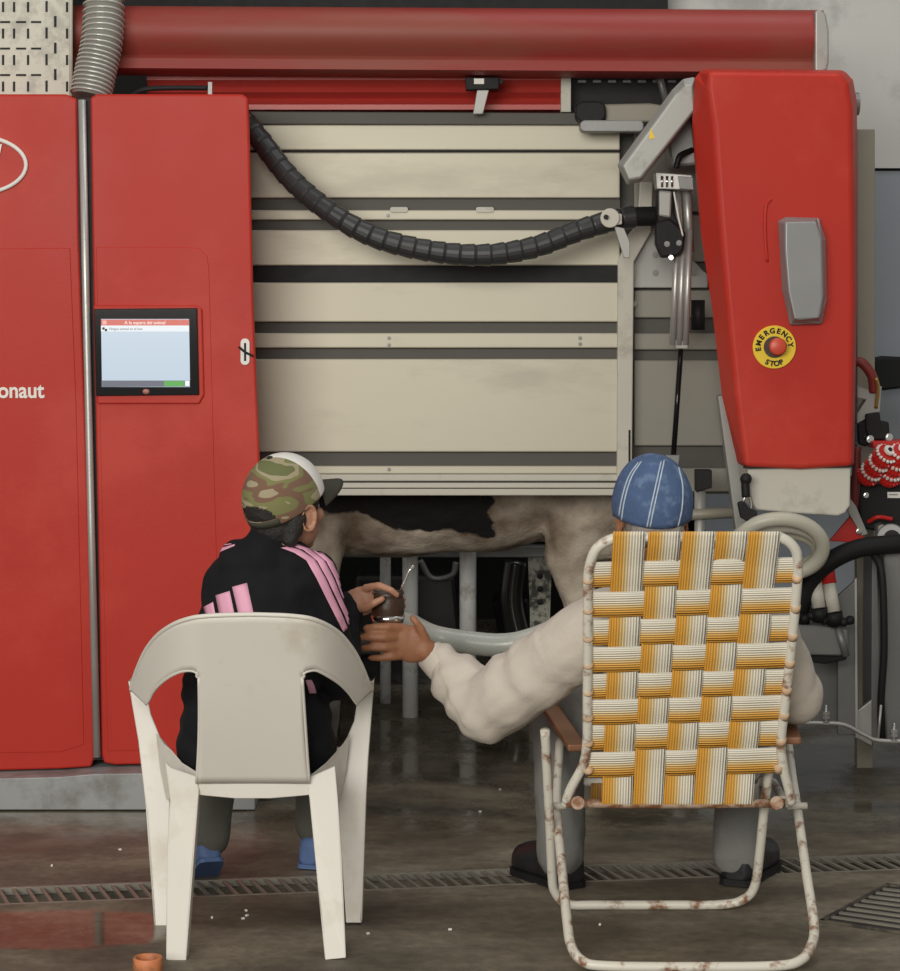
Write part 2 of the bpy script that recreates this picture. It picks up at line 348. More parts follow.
# square sump grate at the right
g2 = thing('sump_grate', 'dark square floor grate with parallel slats at the lower right edge', 'drain', G(890, 910))
q = [G(822,922), G(888,886), G(975,896), G(930,938)]
b = MB()
for i in range(4):
    a, c = q[i], q[(i+1)%4]; m_ = (a+c)/2; l = (c-a).length
    b.box(m_+Vector((0,0,0.003)), (l+0.01, 0.014, 0.006), Matrix.Rotation(math.atan2((c-a).y, (c-a).x), 3, 'Z'))
b.build('frame', CAST, g2, bevel=0.001)
b = MB()
for i in range(1, 9):
    t = i/9; a = q[0].lerp(q[1], t); c = q[3].lerp(q[2], t); m_ = (a+c)/2
    b.box(m_+Vector((0,0,0.003)), ((c-a).length, 0.014, 0.005), Matrix.Rotation(math.atan2((c-a).y, (c-a).x), 3, 'Z'))
b.build('grating', DRAINF, g2)
b = MB(); b.add([v+Vector((0,0,0.0012)) for v in q], [(0,3,2,1)]); b.build('sump_bottom', mat('sump_dark', (0.006,0.006,0.005), 0.5), g2)
# ------------------------------------------------------------------ left red control cabinets
YC = 6.8; DC = 0.36
def cabinet(name, label, poly, inner, loc):
    t = thing(name, label, 'cabinet', loc)
    MB().prism(inner, YC+0.03, DC).build('body', RED, t, bevel=0.012, bseg=3)
    MB().prism(poly, YC, 0.028).build('door', RED, t, bevel=0.007, bseg=3)
    return t
PL = [(-170,94),(66,94),(77,99),(79,240),(88,500),(94,690),(94,758),(91,767),(60,769),(-170,775)]
PR = [(90,98),(96,94),(242,94),(248,98),(249,130),(253,300),(256,380),(259,450),(263,600),(266,750),(262,762),(115,765),(104,763),(101,755),(99,600),(94,350)]
cl = cabinet('machine_cabinet', 'left red cabinet with the white oval emblem and white lettering at the picture edge', PL, [(-170,96),(70,96),(74,240),(84,500),(88,750),(60,764),(-170,768)], U(-40,812,YC+0.2))
crt = cabinet('control_cabinet', 'red control cabinet with the touch screen and key lock behind the boy', PR, [(96,97),(228,97),(238,400),(246,745),(110,758),(100,400)], U(180,812,YC+0.2))
dl = [o for o in cl.children if o.name.startswith('door')][0]; dr_ = [o for o in crt.children if o.name.startswith('door')][0]
shape('door_panel_emboss', [(-168,250),(70,248),(76,400),(84,745),(60,752),(-168,756)], YC-0.0022, 0.004, RED, dl, bevel=0.002)
shape('door_panel_emboss', [(96,247),(190,247),(200,249),(207,256),(209,268),(215,500),(222,735),(218,745),(205,749),(108,751),(104,600)], YC-0.0018, 0.004, RED, dr_, bevel=0.0017)
# emblem: an oval ring with a slanted stroke
b = MB(); ring = [U(-26+52*math.cos(a), 165+29*math.sin(a), YC-0.006) for a in [2*math.pi*i/48 for i in range(48)]]
b.tube(ring, 0.0062, 8, closed=True); b.build('emblem', WHITE, cl, smooth=True)
shape('emblem_stroke', [(-14,182),(-4,145),(2,144),(-7,184)], YC-0.006, 0.004, WHITE, cl, bevel=0)
b = MB(); wt = text_mesh('astronaut', 0.066, 0.0014); xm = max(v.co.x for v in wt.vertices)
p = U(44.5, 397.5, YC-0.0035); add_text(b, 'astronaut', Matrix.Translation(p-Vector((xm*0.92,0,0))) @ TXT @ Matrix.Diagonal((0.92,1,1,1)), 0.066, 0.0014)
b.build('lettering', WHITE, cl)
# plinth below both cabinets
pl = thing('cabinet_plinth', 'grey metal plinth carrying the two red cabinets on the floor', 'plinth', U(50,812,YC+0.25))
YPL = G(50,811).y
shape('base', [(-170,783),(60,777),(94,774),(255,772),(255,810),(-170,810)], YPL, 0.55, PLINTH, pl, bevel=0.003)
MB().box((U(40,812,YC).x, YC+0.27, 0.015), (1.6, 0.46, 0.03)).build('foot_strip', SLOT, pl)
# aluminium trim between cabinets
tr = thing('cabinet_trim', 'long slim aluminium strip between the two red cabinet doors', 'trim', U(94,760,YC))
pts = UP3([(82,100,YC-0.012),(86,300,YC-0.012),(91,520,YC-0.012),(97,757,YC-0.012)])
MB().tube(pts, 0.0115, 12).build('strip', STEEL, tr, smooth=True)
shape('gasket', [(77,98),(91,98),(95,350),(100,600),(103,760),(93,760),(88,500),(79,240)], YC+0.004, 0.025, BLK, tr, bevel=0)
# touch screen
ts = thing('touch_screen', 'black touch screen with a pale blue display set in the right red cabinet', 'screen', U(148,403,YC))
shape('surround', [(93,305),(196,305)]+[(202,309),(204,395),(199,404),(97,404)], YC-0.012, 0.02, RED, ts, bevel=0.005, bseg=3)
shape('bezel', [(94,309),(197,308),(199,395),(96,396)], YC-0.020, 0.012, BLKG, ts, bevel=0.002)
YS = YC-0.0222
d = shape('display', [(101,319),(189,319),(190,387),(102,387)], YS, 0.003, emis('display_glow', (0.50,0.60,0.70), 0.95), ts, bevel=0)
shape('header_bar', [(101,319.5),(189,319.5),(189,325.5),(101,325.5)], YS-0.0006, 0.001, emis('display_red', (0.62,0.10,0.07), 0.9), d, bevel=0)
shape('title_strip', [(101,325.5),(189,325.5),(189,331.5),(101,331.5)], YS-0.0006, 0.001, emis('display_white', (0.75,0.80,0.83), 0.95), d, bevel=0)
shape('status_bar', [(101.5,380.5),(190,380.5),(190,386.5),(101.5,387)], YS-0.0006, 0.001, emis('display_grey', (0.13,0.14,0.18), 0.9), d, bevel=0)
shape('green_button', [(164,381),(184,381),(184,386.2),(164,386.2)], YS-0.0012, 0.001, emis('display_green', (0.08,0.36,0.06), 1), d, bevel=0)
shape('corner_button', [(185,380.8),(189.5,380.8),(189.5,386),(185,386)], YS-0.0012, 0.001, emis('display_white2', (0.8,0.85,0.85), 1), d, bevel=0)
shape('menu_icon', [(102.5,320.5),(106.5,320.5),(106.5,324.5),(102.5,324.5)], YS-0.0012, 0.001, emis('display_pink', (0.8,0.4,0.38), 0.9), d, bevel=0)
def screen_text(s, px, py, h, col, name='caption', al='LEFT'):
    b = MB(); add_text(b, s, Matrix.Translation(U(px, py, YS-0.0014)) @ TXT, h*S(YC), 0.0001, align=al); b.build(name, emis('caption_ink', col, 0.9), d)
screen_text('A la espera del animal', 145, 324.2, 4.6, (0.9,0.75,0.72), al='CENTER')
screen_text('Ningun animal en el box', 109, 330, 3.4, (0.12,0.13,0.15))
b = MB()
for x, y in ((103.5,328.5),(106,330)): b.sphere(U(x, y, YS-0.001), (0.004,0.001,0.004))
b.build('cow_icon', BLKG, d)
b = MB(); b.sphere(U(146,391.5,YC-0.021), (0.011,0.002,0.008)); b.build('home_button', mat('red_button_dull', (0.35,0.12,0.10), 0.4), ts, smooth=True)
# lock
lk = thing('key_lock', 'small oval steel lock plate with a key on the red cabinet edge', 'lock', U(245,365,YC))
shape('escutcheon', rrect(240.5,338.5,249.5,365,4.4), YC-0.006, 0.006, WHITE, lk, bevel=0.001)
shape('slot', [(244,343),(246.2,343),(246.2,361),(244,361)], YC-0.0066, 0.003, BLK, lk, bevel=0)
rod('key', UP3([(239,347,YC-0.012),(245,352,YC-0.02),(253,356,YC-0.012)]), 0.0035, BLK, lk)
# ------------------------------------------------------------------ above the left cabinets
pp = thing('perforated_panel', 'pale slotted sheet standing above the left red cabinet', 'panel', U(35,94,YC+0.3))
YP = 7.03
shape('sheet', [(-120,-60),(71,-60),(71,95.5),(-120,95.5)], YP, 0.012, mat('pale_sheet', (0.62,0.61,0.52), 0.6, 0, 0.1, 10, dirt=(0.45,0.44,0.38), dscale=14, damt=0.45), pp, bevel=0)
def slot(x0, y0, x1, y1): MB().pbox(x0, y0, x1, y1, YP-0.002, 0.004).build('slot', BLK, pp)
for r_ in range(0, 4):
    y = 7+r_*26.5
    for x in (3,14,28,46.5,67): slot(x-1.1, y-5 if x != 46.5 else y-6, x+1.1, y+5)
    for x in (5,21,36): slot(x-5, y+14, x+5, y+16)
    slot(54, y+9, 56.4, y+20)
rod('edge_fold', UP3([(71,-60,YP),(71,96,YP)]), 0.006, OFFW, pp, sm=1)
hs = thing('duct_hose', 'grey ribbed ventilation hose rising behind the red cabinets', 'hose', U(95,96,YC+0.15))
path = cr(UP3([(108,-70,7.05),(104,0,7.03),(102,40,7.0),(96,70,6.98),(90,98,6.96)]), 26)
rr = [0.0575-0.0035*math.cos(2*math.pi*(i-1)/4)*-1 for i in range(len(path))]
DUCT = mat('duct_plastic', (0.30,0.30,0.27), 0.3, 0.1, 0.1, 10)
MB().tube(path, rr, 24).build('hose_wall', DUCT, hs)
b = MB()
for i in range(1, len(path)-1, 4):
    t = (path[i+1]-path[i-1]).normalized(); u = t.cross(Vector((0,1,0))).normalized(); v = t.cross(u)
    b.tube([path[i]+(u*math.cos(a)+v*math.sin(a))*0.062 for a in [2*math.pi*k/24 for k in range(24)]], 0.0034, 6, closed=True)
b.build('spiral_wire', mat('hose_wire', (0.6,0.6,0.56), 0.3, 0.5), hs, smooth=True)
cb = thing('cabinet_top_cable', 'black cable with a small bracket lying on top of the control cabinet', 'cable', U(175,94,YC+0.1))
rod('cable', UP3([(130,97,YC+.12),(143,90,YC+.1),(165,88,YC+.1),(210,88,YC+.1)]), 0.008, BLK, cb)
shape('bracket', [(208,82),(212,82),(212,95),(208,95)], YC+0.09, 0.02, STEELD, cb, bevel=0)
# ------------------------------------------------------------------ overhead red tube
YT = 7.15
tb = thing('overhead_red_tube', 'long horizontal red tube with a pale end cap along the top of the milking machine', 'tube', U(450,75,YT))
def xtube(b, x0, x1, prof, Y):
    """extrude a profile of (dy metres, z pixel) along X between pixel columns"""
    A = []; n = len(prof)
    for px in (x0, x1):
        for (dy, py, sl) in prof:
            p = U(450, py, Y); X = (px-CX)*S(Y); A.append(Vector((X, Y+dy, p.z-(X*sl))))
    fs = [tuple(range(n)), tuple(range(2*n-1, n-1, -1))]+[(i, i+n, (i+1)%n+n, (i+1)%n) for i in range(n)]
    return b.add(A, fs)
SL = 0.006
prof = []
zc, rad = 30, 22
for k in range(14): a = R(-90+k*180/13+0); prof.append((-0.085*math.cos(a), 38-26*math.sin(a)*1.0, SL))
prof = [(-0.085*math.cos(R(a)), 34-26*math.sin(R(a)), SL) for a in range(90, -50, -12)]
prof += [(-0.045, 58, SL), (-0.055, 62, SL), (-0.06, 72, SL), (-0.03, 74.5, SL), (0.09, 74.5, SL), (0.09, 11, SL)]
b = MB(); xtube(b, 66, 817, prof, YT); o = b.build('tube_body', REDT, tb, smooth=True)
bm = bmesh.new(); bm.from_mesh(o.data); bmesh.ops.recalc_face_normals(bm, faces=bm.faces); bm.to_mesh(o.data); bm.free()
o.modifiers.new('e', 'EDGE_SPLIT').split_angle = R(28)
shape('end_cap', [(815,11),(821,9),(826,14),(829,30),(829,62),(827,70),(815,74)], YT-0.09, 0.2, GREYC, tb, bevel=0.006, bseg=3)
lb = thing('lower_red_channel', 'long red channel with two ridges hanging below the overhead tube', 'beam', U(400,110,YT+0.1))
b = MB()
prof = [(0,76,0),(0.0,80,0),(0.03,86,0),(0.01,92,0),(0.05,97,0),(0.02,104,0),(0.02,109,0),(0.10,111,0),(0.10,76,0)]
xtube(b, 150, 560, prof, YT+0.12); o = b.build('channel', REDC, lb)
bm = bmesh.new(); bm.from_mesh(o.data); bmesh.ops.recalc_face_normals(bm, faces=bm.faces); bm.to_mesh(o.data); bm.free()
shape('end_post', [(561,74),(571,74),(571,112),(561,112)], YT+0.1, 0.06, OFFW, lb, bevel=0.002)
vb = thing('slotted_cable_tray', 'dark slotted cable tray behind the top of the swing arm', 'tray', U(620,108,YT+0.3))
shape('tray', [(571,60),(700,60),(700,113),(571,113)], YT+0.18, 0.12, BLK, vb, bevel=0)
for k in range(7): MB().pbox(578+k*15, 80, 586+k*15, 82.5, YT+0.177, 0.004).build('slot', STEELD, vb)
rod('brace', UP3([(655,62,YT+0.165),(668,108,YT+0.165)]), 0.012, STEELD, vb, sm=1)
sn = thing('sensor_camera', 'small black sensor box with a white label on a short grey stalk', 'sensor', U(482,112,YT))
shape('housing', [(465,77),(499,77),(499,89),(466,90)], YT+0.02, 0.05, BLK, sn, bevel=0.003)
shape('sticker', [(474,78.5),(484,78.5),(484,84),(474,84)], YT+0.018, 0.003, WHITE, sn, bevel=0)
shape('stalk', [(477,90),(489,90),(483,114),(473,114)], YT+0.03, 0.02, GREYC, sn, bevel=0.002)
shape('connector', [(499,79),(503,79),(503,84),(499,84)], YT+0.03, 0.02, BLK, sn, bevel=0.001)
# ------------------------------------------------------------------ side gate of the milking box
YG = 7.25
gt = thing('milking_box_gate', 'wide gate of dusty steel boards and dark rails in the middle of the machine', 'gate', U(435,497,YG))
rows = [(124,150),(152.5,198),(210,220),(230,265.5),(282.5,322),(333,348),(359,452),(466,474)]
x0, x1 = 180, 620
for i, (a, c) in enumerate(rows):
    shape('board', [(x0,a),(x1,a),(x1,c),(x0,c)], YG, 0.025, BEIGE, gt, bevel=0.004)
for a, c in ((198,210),(220,230),(322,333),(348,359),(452,466)):
    shape('rail', [(x0,a-2),(x1,a-2),(x1,c+2),(x0,c+2)], YG+0.022, 0.03, SLOT, gt, bevel=0)
shape('black_strip', [(x0,265.5),(x1,265.5),(x1,282.5),(x0,282.5)], YG+0.008, 0.02, BLK, gt, bevel=0.002)
shape('top_rail', [(x0,111),(x1,113),(x1,125),(x0,124)], YG-0.02, 0.05, SLOT, gt, bevel=0.003)
shape('seam', [(x0,149),(x1,149),(x1,153.5),(x0,153.5)], YG+0.012, 0.02, BLK, gt, bevel=0)
b = MB(); b.pbox(x0,474.5,x1,481,YG-0.012,0.05); b.pbox(x0,483,x1,488,YG-0.018,0.05); b.pbox(x0,489,x1,495.5,YG-0.026,0.06); b.build('bottom_sill', OFFW, gt, bevel=0.003)
shape('sill_core', [(x0,474),(x1,474),(x1,494),(x0,494)], YG+0.005, 0.03, SLOT, gt, bevel=0)
for x in (399, 485): shape('latch_tab', rrect(x-9,207,x+9,212.5,2.2), YG-0.006, 0.02, OFFW, gt, bevel=0.001)
for x, y in ((388,215.5),(580,338),(580,344),(389,338),(389,345),(389,469.5)): bolt(U(x,y,YG), 0.004, gt)
# section behind the arm
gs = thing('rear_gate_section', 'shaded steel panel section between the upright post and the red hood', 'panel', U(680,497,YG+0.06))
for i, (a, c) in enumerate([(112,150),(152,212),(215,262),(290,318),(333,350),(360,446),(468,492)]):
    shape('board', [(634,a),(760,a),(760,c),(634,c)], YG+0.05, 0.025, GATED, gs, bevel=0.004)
shape('backing', [(620,110),(760,110),(760,494),(620,494)], YG+0.072, 0.03, SLOT, gs, bevel=0)
shape('gusset_plate', [(648,228),(662,228),(708,275),(708,288),(633,288),(633,262)], YG+0.035, 0.012, GREYC, gs, bevel=0.003)
for x, y in ((655.5,255),(655.5,273),(675,273),(694,273),(634,304)): bolt(U(x,y,YG+0.035), 0.007, gs)
pst = thing('gate_post', 'bent pale steel upright post at the right end of the gate', 'post', U(625,497,YG))
YQ = YG-0.02
shape('upright', [(640,182),(653,182),(651,232),(634,262),(632,465),(630,482),(617,482),(618,262),(628,235),(637,225)], YQ, 0.05, OFFW, pst, bevel=0.004)
shape('edge_slot', [(628.5,430),(630.5,430),(630.5,464),(628.5,464)], YQ-0.002, 0.004, BLK, pst, bevel=0)
# ------------------------------------------------------------------ black spiral-wrapped cable
hc = thing('wrapped_cable', 'thick black spiral wrapped cable sagging from the red cabinet to the robot arm', 'cable', U(480,262,7.05))
path = cr(UP3([(236,112,7.2),(258,137,7.12),(290,178,7.06),(330,212,7.0),(375,237,6.98),(430,251,6.98),(485,255,6.98),(535,247,7.0),(580,230,7.02),(625,218,7.05),(662,216,7.08)]), 12)
MB().tube(path, 0.0305, 16).build('cable_core', BLK, hc, smooth=True)
b = MB(); ac = 0; last = None
segs = []; i = 0
lens = [0]
for k in range(1, len(path)): lens.append(lens[-1]+(path[k]-path[k-1]).length)
def at(s):
    for k in range(1, len(path)):
        if lens[k] >= s: t = (s-lens[k-1])/(lens[k]-lens[k-1]); return path[k-1].lerp(path[k], t)
    return path[-1]
s = 0.03
while s < lens[-1]-0.11:
    b.tube([at(s), at(s+0.003), at(s+0.040), at(s+0.047)], [0.031, 0.0325, 0.0355, 0.031], 20); s += 0.0475
b.build('wrap', mat('cable_wrap', (0.03,0.031,0.032), 0.42, 0, 0.2, 30), hc, smooth=False)
ck = thing('cable_clamp', 'off white clamp holding the black cable beside the gate post', 'clamp', U(612,250,7.0))
b = MB(); b.tube([U(610,218,6.98), U(610,218,7.06)], 0.030, 24); b.build('disc', OFFW, ck, bevel=0.003)
shape('tab', [(612,212),(622,214),(622,224),(612,226)], 6.99, 0.04, OFFW, ck, bevel=0.002)
b = MB(); b.tube([U(606,217,6.97), U(606,217,6.99)], 0.008, 12); b.build('eyelet', BLK, ck)
shape('strap', [(614,226),(624,228),(630,242),(630,258),(624,258),(619,242)], 7.0, 0.012, GREYC, ck, bevel=0.002)
# ------------------------------------------------------------------ red robot hood at the right
YH = 6.72
hd = thing('robot_arm_hood', 'large tapering red hood of the milking robot with grey handle at the right', 'hood', U(790,516,YH+0.2))
front = [(708,72),(840,73),(848,84),(852,110),(854,300),(852,466),(800,469),(745,467),(736,395),(727,300),(720,215),(714,128),(708,90)]
mid_ = [(702,69),(844,70),(853,80),(857,102),(857,300),(854,466),(800,469),(738,465),(722,396),(711,300),(700,228),(692,125),(695,78)]
def loft(name, loops, m, parent, **k):
    V = []; Fs = []; n = len(loops[0][0])
    for poly, Y in loops: V += [U(x, y, Y) for x, y in poly]
    Fs.append(tuple(range(n)))
    for l in range(len(loops)-1):
        for i in range(n): j = (i+1)%n; Fs.append((l*n+i, (l+1)*n+i, (l+1)*n+j, l*n+j))
    Fs.append(tuple(range(len(loops)*n-1, (len(loops)-1)*n-1, -1)))
    me = bpy.data.meshes.new(name); me.from_pydata(V, [], Fs); me.update()
    bm = bmesh.new(); bm.from_mesh(me); bmesh.ops.recalc_face_normals(bm, faces=bm.faces); bm.to_mesh(me); bm.free()
    return fin(name, me, m, parent, **k)
loft('cover', [(front, YH), (mid_, YH+0.10), ([(x*0.985+12, y) for x, y in mid_], YH+0.36)], RED, hd, bevel=0.014, bseg=4)
sk = [(747,464),(851,464),(850,506),(845,513),(838,516),(790,513),(756,510),(750,495)]
shape('lower_skirt', sk, YH+0.03, 0.22, OFFW, hd, bevel=0.006)
h = loft('handle', [([(785,222),(817,222),(822,240),(823,300),(819,319),(794,320),(788,290),(785,250)], YH-0.075), ([(778,221),(786,217),(819,218),(826,240),(827,300),(822,324),(790,325),(782,290)], YH-0.02), ([(778,221),(786,217),(819,218),(826,240),(827,300),(822,324),(790,325),(782,290)], YH+0.01)], GREYP, hd, bevel=0.006, bseg=3)
rod('handle_recess_rim', UP3([(771,199,YH+0.002),(766,206,YH+0.001),(765,230,YH+0.001),(767,262,YH+0.003)]), 0.006, RED, hd)
b = MB(); b.tube([U(852,104,YH+0.28), U(858.5,104,YH+0.28)], 0.035, 20); b.build('side_knob', GREYP, hd, smooth=False)
shape('seam_line', [(744,466),(852,465),(852,467.5),(744,468.5)], YH+0.012, 0.02, BLK, hd, bevel=0)
es = thing('emergency_stop', 'round yellow emergency stop disc with a red push button on the red hood', 'button', U(774,368,YH))
c0 = U(774,347,YH); rd = 21.5*S(YH)
MB().tube([c0, c0-Vector((0,0.008,0))], rd, 40).build('disc', YEL, es, bevel=0.001)
MB().tube([c0-Vector((0,.008,0)), c0-Vector((0,0.012,0))], rd*0.50, 32).build('collar', mat('dark_collar', (0.05,0.03,0.02), 0.5), es)
b = MB(); cc = c0+Vector((0.006,0,0.002)); b.tube([cc-Vector((0,.010,0)), cc-Vector((0,.028,0)), cc-Vector((0,.034,0)), cc-Vector((0,.042,0)), cc-Vector((0,0.046,0))], [0.014, 0.014, 0.026, 0.026, 0.020], 28); b.build('push_button', mat('stop_red', (0.60,0.07,0.035), 0.4), es, smooth=True)
b = MB()
def arc_text(word, a0, a1, r, size, flip=False):
    for i, ch in enumerate(word):
        a = R(a0+(a1-a0)*i/(len(word)-1)); pos = c0+Vector((math.sin(a)*r, -0.0092, math.cos(a)*r))
        rot = Matrix.Rotation(a+(math.pi if flip else 0), 4, 'Y')
        add_text(b, ch, Matrix.Translation(pos) @ rot @ TXT @ Matrix.Translation((0,-size*0.35,0)), size, 0.0009, align='CENTER')
arc_text('EMERGENCY', -98, 82, rd*0.76, 0.0215); arc_text('STOP', 205, 155, rd*0.76, 0.0215, True)
b.build('lettering', BLK, es)
# grey swing arm behind the hood
sw = thing('swing_arm', 'grey cast swing arm with a small yellow warning sticker beside the red hood', 'arm', U(650,186,YH+0.15))
loft('arm_body', [([(623,166),(675,95),(685,86),(693,85),(695,110),(641,178),(629,180)], YH+0.12), ([(617,165),(672,90),(683,79),(695,77),(697,110),(641,182),(627,185)], YH+0.15), ([(617,165),(672,90),(683,79),(695,77),(697,110),(641,182),(627,185)], YH+0.30)], GREYC, sw, bevel=0.006, bseg=3)
MB().prism([(649,139),(650.5,128),(655,138)], YH+0.118, 0.004).build('warning_sticker', YEL, sw)
shape('pivot_block', [(662,122),(692,100),(698,165),(672,168)], YH+0.3, 0.12, STEELD, sw, bevel=0.01)
ac_ = thing('roof_actuator', 'dark knuckle joint and tan beam above the gate under the red tube', 'actuator', U(620,132,YT))
shape('knuckle', rrect(576,101,606,122,8), YT, 0.09, BLK, ac_, bevel=0.006)
shape('tan_beam', [(603,104),(650,103),(670,106),(670,122),(606,122)], YT+0.03, 0.08, TAN, ac_, bevel=0.006)
shape('link_arm', rrect(580,120,644,132,5), YT-0.03, 0.06, STEELD, ac_, bevel=0.004)
# pneumatic actuators
pn = thing('lift_cylinder', 'tall aluminium lift cylinder with a thin dark piston rod beside the hood', 'cylinder', U(672,455,YH+0.3))
YN = YH+0.3
for a, c in (((676,180),(677,252)),((686,180),(687,252))):
    rod('upper_barrel', UP3([(a[0],a[1],YN+.02),(c[0]+3,c[1],YN+.02)]), 0.014, STEEL, pn, sm=1)
for dx in (0, 6.5, 13): rod('profile_barrel', UP3([(678+dx*0.9,230,YN-0.01),(672.5+dx,345,YN-0.01)]), 0.0105, STEEL, pn, sm=1)
shape('lower_gland', [(674,340),(689,341),(688,349),(676,349)], YN-0.015, 0.03, GREYC, pn, bevel=0.003)
rod('piston_rod', UP3([(681,348,YN),(673,462,YN)]), 0.0085, BLKG, pn, sm=1)
shape('bottom_clevis', [(666,455),(680,455),(678,470),(668,470)], YN-0.01, 0.03, STEELD, pn, bevel=0.002)
vm = thing('valve_block', 'black and steel valve block with small cables behind the red hood', 'valve', U(668,262,YN))
shape('top_bracket', [(655,172),(692,175),(695,190),(657,189)], YN-0.05, 0.08, STEEL, vm, bevel=0.003)
for x in (662, 667, 672): rod('connector_pin', UP3([(x,176,YN-0.055),(x,187,YN-0.055)]), 0.004, CHROME, vm, sm=1)
shape('side_block', [(678,176),(693,177),(694,190),(680,189)], YN-0.06, 0.03, STEELD, vm, bevel=0.002)
shape('body', [(658,190),(674,190),(674,212),(684,236),(682,250),(662,250),(657,214)], YN-0.04, 0.08, BLK, vm, bevel=0.006)
shape('cylinder_sleeve', [(659,190),(672,191),(671,218),(659,216)], YN-0.05, 0.05, GREYC, vm, bevel=0.006)
shape('gearbox', [(656,222),(670,218),(686,232),(684,250),(678,256),(662,258),(656,244)], YN-0.05, 0.06, BLK, vm, bevel=0.008)
for x, y in ((667,244),(679,243)): bolt(U(x,y,YN-0.05), 0.006, vm)
b = MB(); b.tube([U(671,257.5,YN-0.05), U(671,257.5,YN-0.06)], 0.008, 12); b.build('drain_plug', CHROME, vm)
rod('cable', UP3([(674,192,YN-.055),(678,215,YN-.07),(683,236,YN-.06)]), 0.003, WHITE, vm)
rod('cable', UP3([(692,150,YN),(680,156,YN-.05),(676,168,YN-.05)]), 0.009, BLK, vm)
lg = thing('arm_support_leg', 'grey slanted support leg under the edge of the red hood', 'support', U(735,500,YH+0.3))
shape('leg', [(718,396),(728,394),(735,440),(745,495),(746,530),(736,530),(728,470)], YH+0.3, 0.06, GREYC, lg, bevel=0.004)
shape('foot_plate', [(696,470),(712,470),(712,488),(696,492)], YH+0.35, 0.05, BLK, lg, bevel=0.003)
rod('chrome_tube', UP3([(700,490,YH+.38),(700,640,YH+.38)]), 0.018, STEEL, lg, sm=1)
rod('cross_bar', UP3([(668,516,YH+.36),(742,512,YH+.36)]), 0.018, TAN, lg, sm=1)
rod('hanging_bolt', UP3([(698,300,YH+.4),(698,330,YH+.4)]), 0.022, BLK, lg, sm=1)
# tan post and wall patch right of the hood
tp = thing('tan_upright_post', 'flat tan upright post just right of the red hood', 'post', G(866,760))
shape('post_body', [(857,129),(875,129),(875,420),(873,770),(857,770)], 7.35, 0.05, TAN, tp, bevel=0.003)
bp = thing('black_wall_cover', 'ragged black cover on the grey wall at the right picture edge', 'cover', U(890,388,8.4))
shape('sheet', [(874,358),(884,356),(920,358),(935,380),(905,388),(880,391),(874,386)], 8.45, 0.06, BLK, bp, bevel=0.01)
# ------------------------------------------------------------------ right-hand attachments
YR = 7.1
rh = thing('red_feed_hose', 'short curved red hose with a brass fitting right of the hood', 'hose', U(866,420,YR))
rod('hose', UP3([(852,362,YR),(862,363,YR-.01),(872,376,YR-.01),(874,392,YR)]), 0.016, mat('dark_red_rubber', (0.20,0.025,0.02), 0.5), rh)
rod('fitting', UP3([(876,378,YR-.03),(878,388,YR-.02),(876,408,YR)]), 0.006, mat('brass', (0.55,0.36,0.12), 0.35, 0.8), rh)
mo = thing('valve_motor', 'grey bracket with a black motor block right of the hood', 'motor', U(875,446,YR))
shape('bracket', [(857,386),(870,390),(882,386),(880,412),(872,416),(857,424),(857,414),(866,400),(857,398)], YR, 0.05, GREYC, mo, bevel=0.003)
shape('upper_block', [(866,414),(880,412),(881,421),(889,422),(890,436),(884,440),(870,440),(866,430)], YR-0.02, 0.09, BLK, mo, bevel=0.005)
shape('lower_block', [(857,424),(868,420),(872,440),(866,447),(858,444)], YR-0.01, 0.08, BLKG, mo, bevel=0.005)
for x, y in ((870,439),(889,437)): bolt(U(x,y,YR-0.025), 0.008, mo, CHROME)
for n_, (xa, ya, xb, yb) in enumerate(((888,452,865,479),(903,450,887,481))):
    rb = thing('brush_roller', 'left of the two red and white cleaning brush rollers' if n_ == 0 else 'right of the two red and white cleaning brush rollers, cut by the picture edge', 'brush', U(xb, yb+6, YR-0.05))
    A_, B_ = U(xa, ya, YR-0.10), U(xb, yb, YR-0.01); ax = (B_-A_).normalized(); u = ax.cross(Vector((0,0,1))).normalized(); v = ax.cross(u)
    MB().tube([A_, B_], 0.030, 20).build('core', REDP, rb, smooth=False)
    for k in range(6):
        c = A_.lerp(B_, (k+0.3)/6); b = MB(); nn = 16
        for q_ in range(nn):
            a = 2*math.pi*(q_+0.5*(k % 2))/nn; dr2 = u*math.cos(a)+v*math.sin(a); b.tube([c+dr2*0.015, c+dr2*0.037+ax*0.003], [0.0062, 0.0045], 6)
        b.build('bristles', WHITE if k % 2 == 0 else REDP, rb)
    b = MB(); b.tube([A_-ax*0.004, A_-ax*0.012], 0.018, 20); b.build('hub', WHITE, rb)
    b = MB(); b.tube([A_-ax*0.012, A_-ax*0.016], 0.007, 12); b.build('axle', BLK, rb)
bh = thing('brush_holder', 'black housing with red lid and small white label under the brush rollers', 'housing', U(880,530,YR))
shape('red_lid', [(872,441),(930,441),(930,447),(874,449)], YR-0.05, 0.12, REDP, bh, bevel=0.003)
shape('housing', [(858,478),(870,484),(930,484),(930,530),(880,532),(860,528)], YR+0.02, 0.16, BLK, bh, bevel=0.008)
shape('label_plate', [(887.5,492),(930,492),(930,498),(887.5,498)], YR+0.017, 0.004, WHITE, bh, bevel=0)
b = MB(); b.pbox(889,494.2,898,495.2,YR+0.016,0.002); b.build('label_print', STEELD, bh)
bolt(U(866,495,YR+0.02), 0.006, bh, CHROME)
rod('red_hose_stub', UP3([(868,522,YR-.01),(878,517,YR-.03),(892,519,YR-.02)]), 0.007, REDP, bh)
rod('side_hose', UP3([(857,447,YR),(856,480,YR),(853,520,YR+.02)]), 0.014, mat('dark_red_rubber2', (0.16,0.02,0.018), 0.5), bh)
hb = thing('pipe_hub', 'round steel pipe coupling below the brush housing at the right edge', 'coupling', U(888,556,YR))
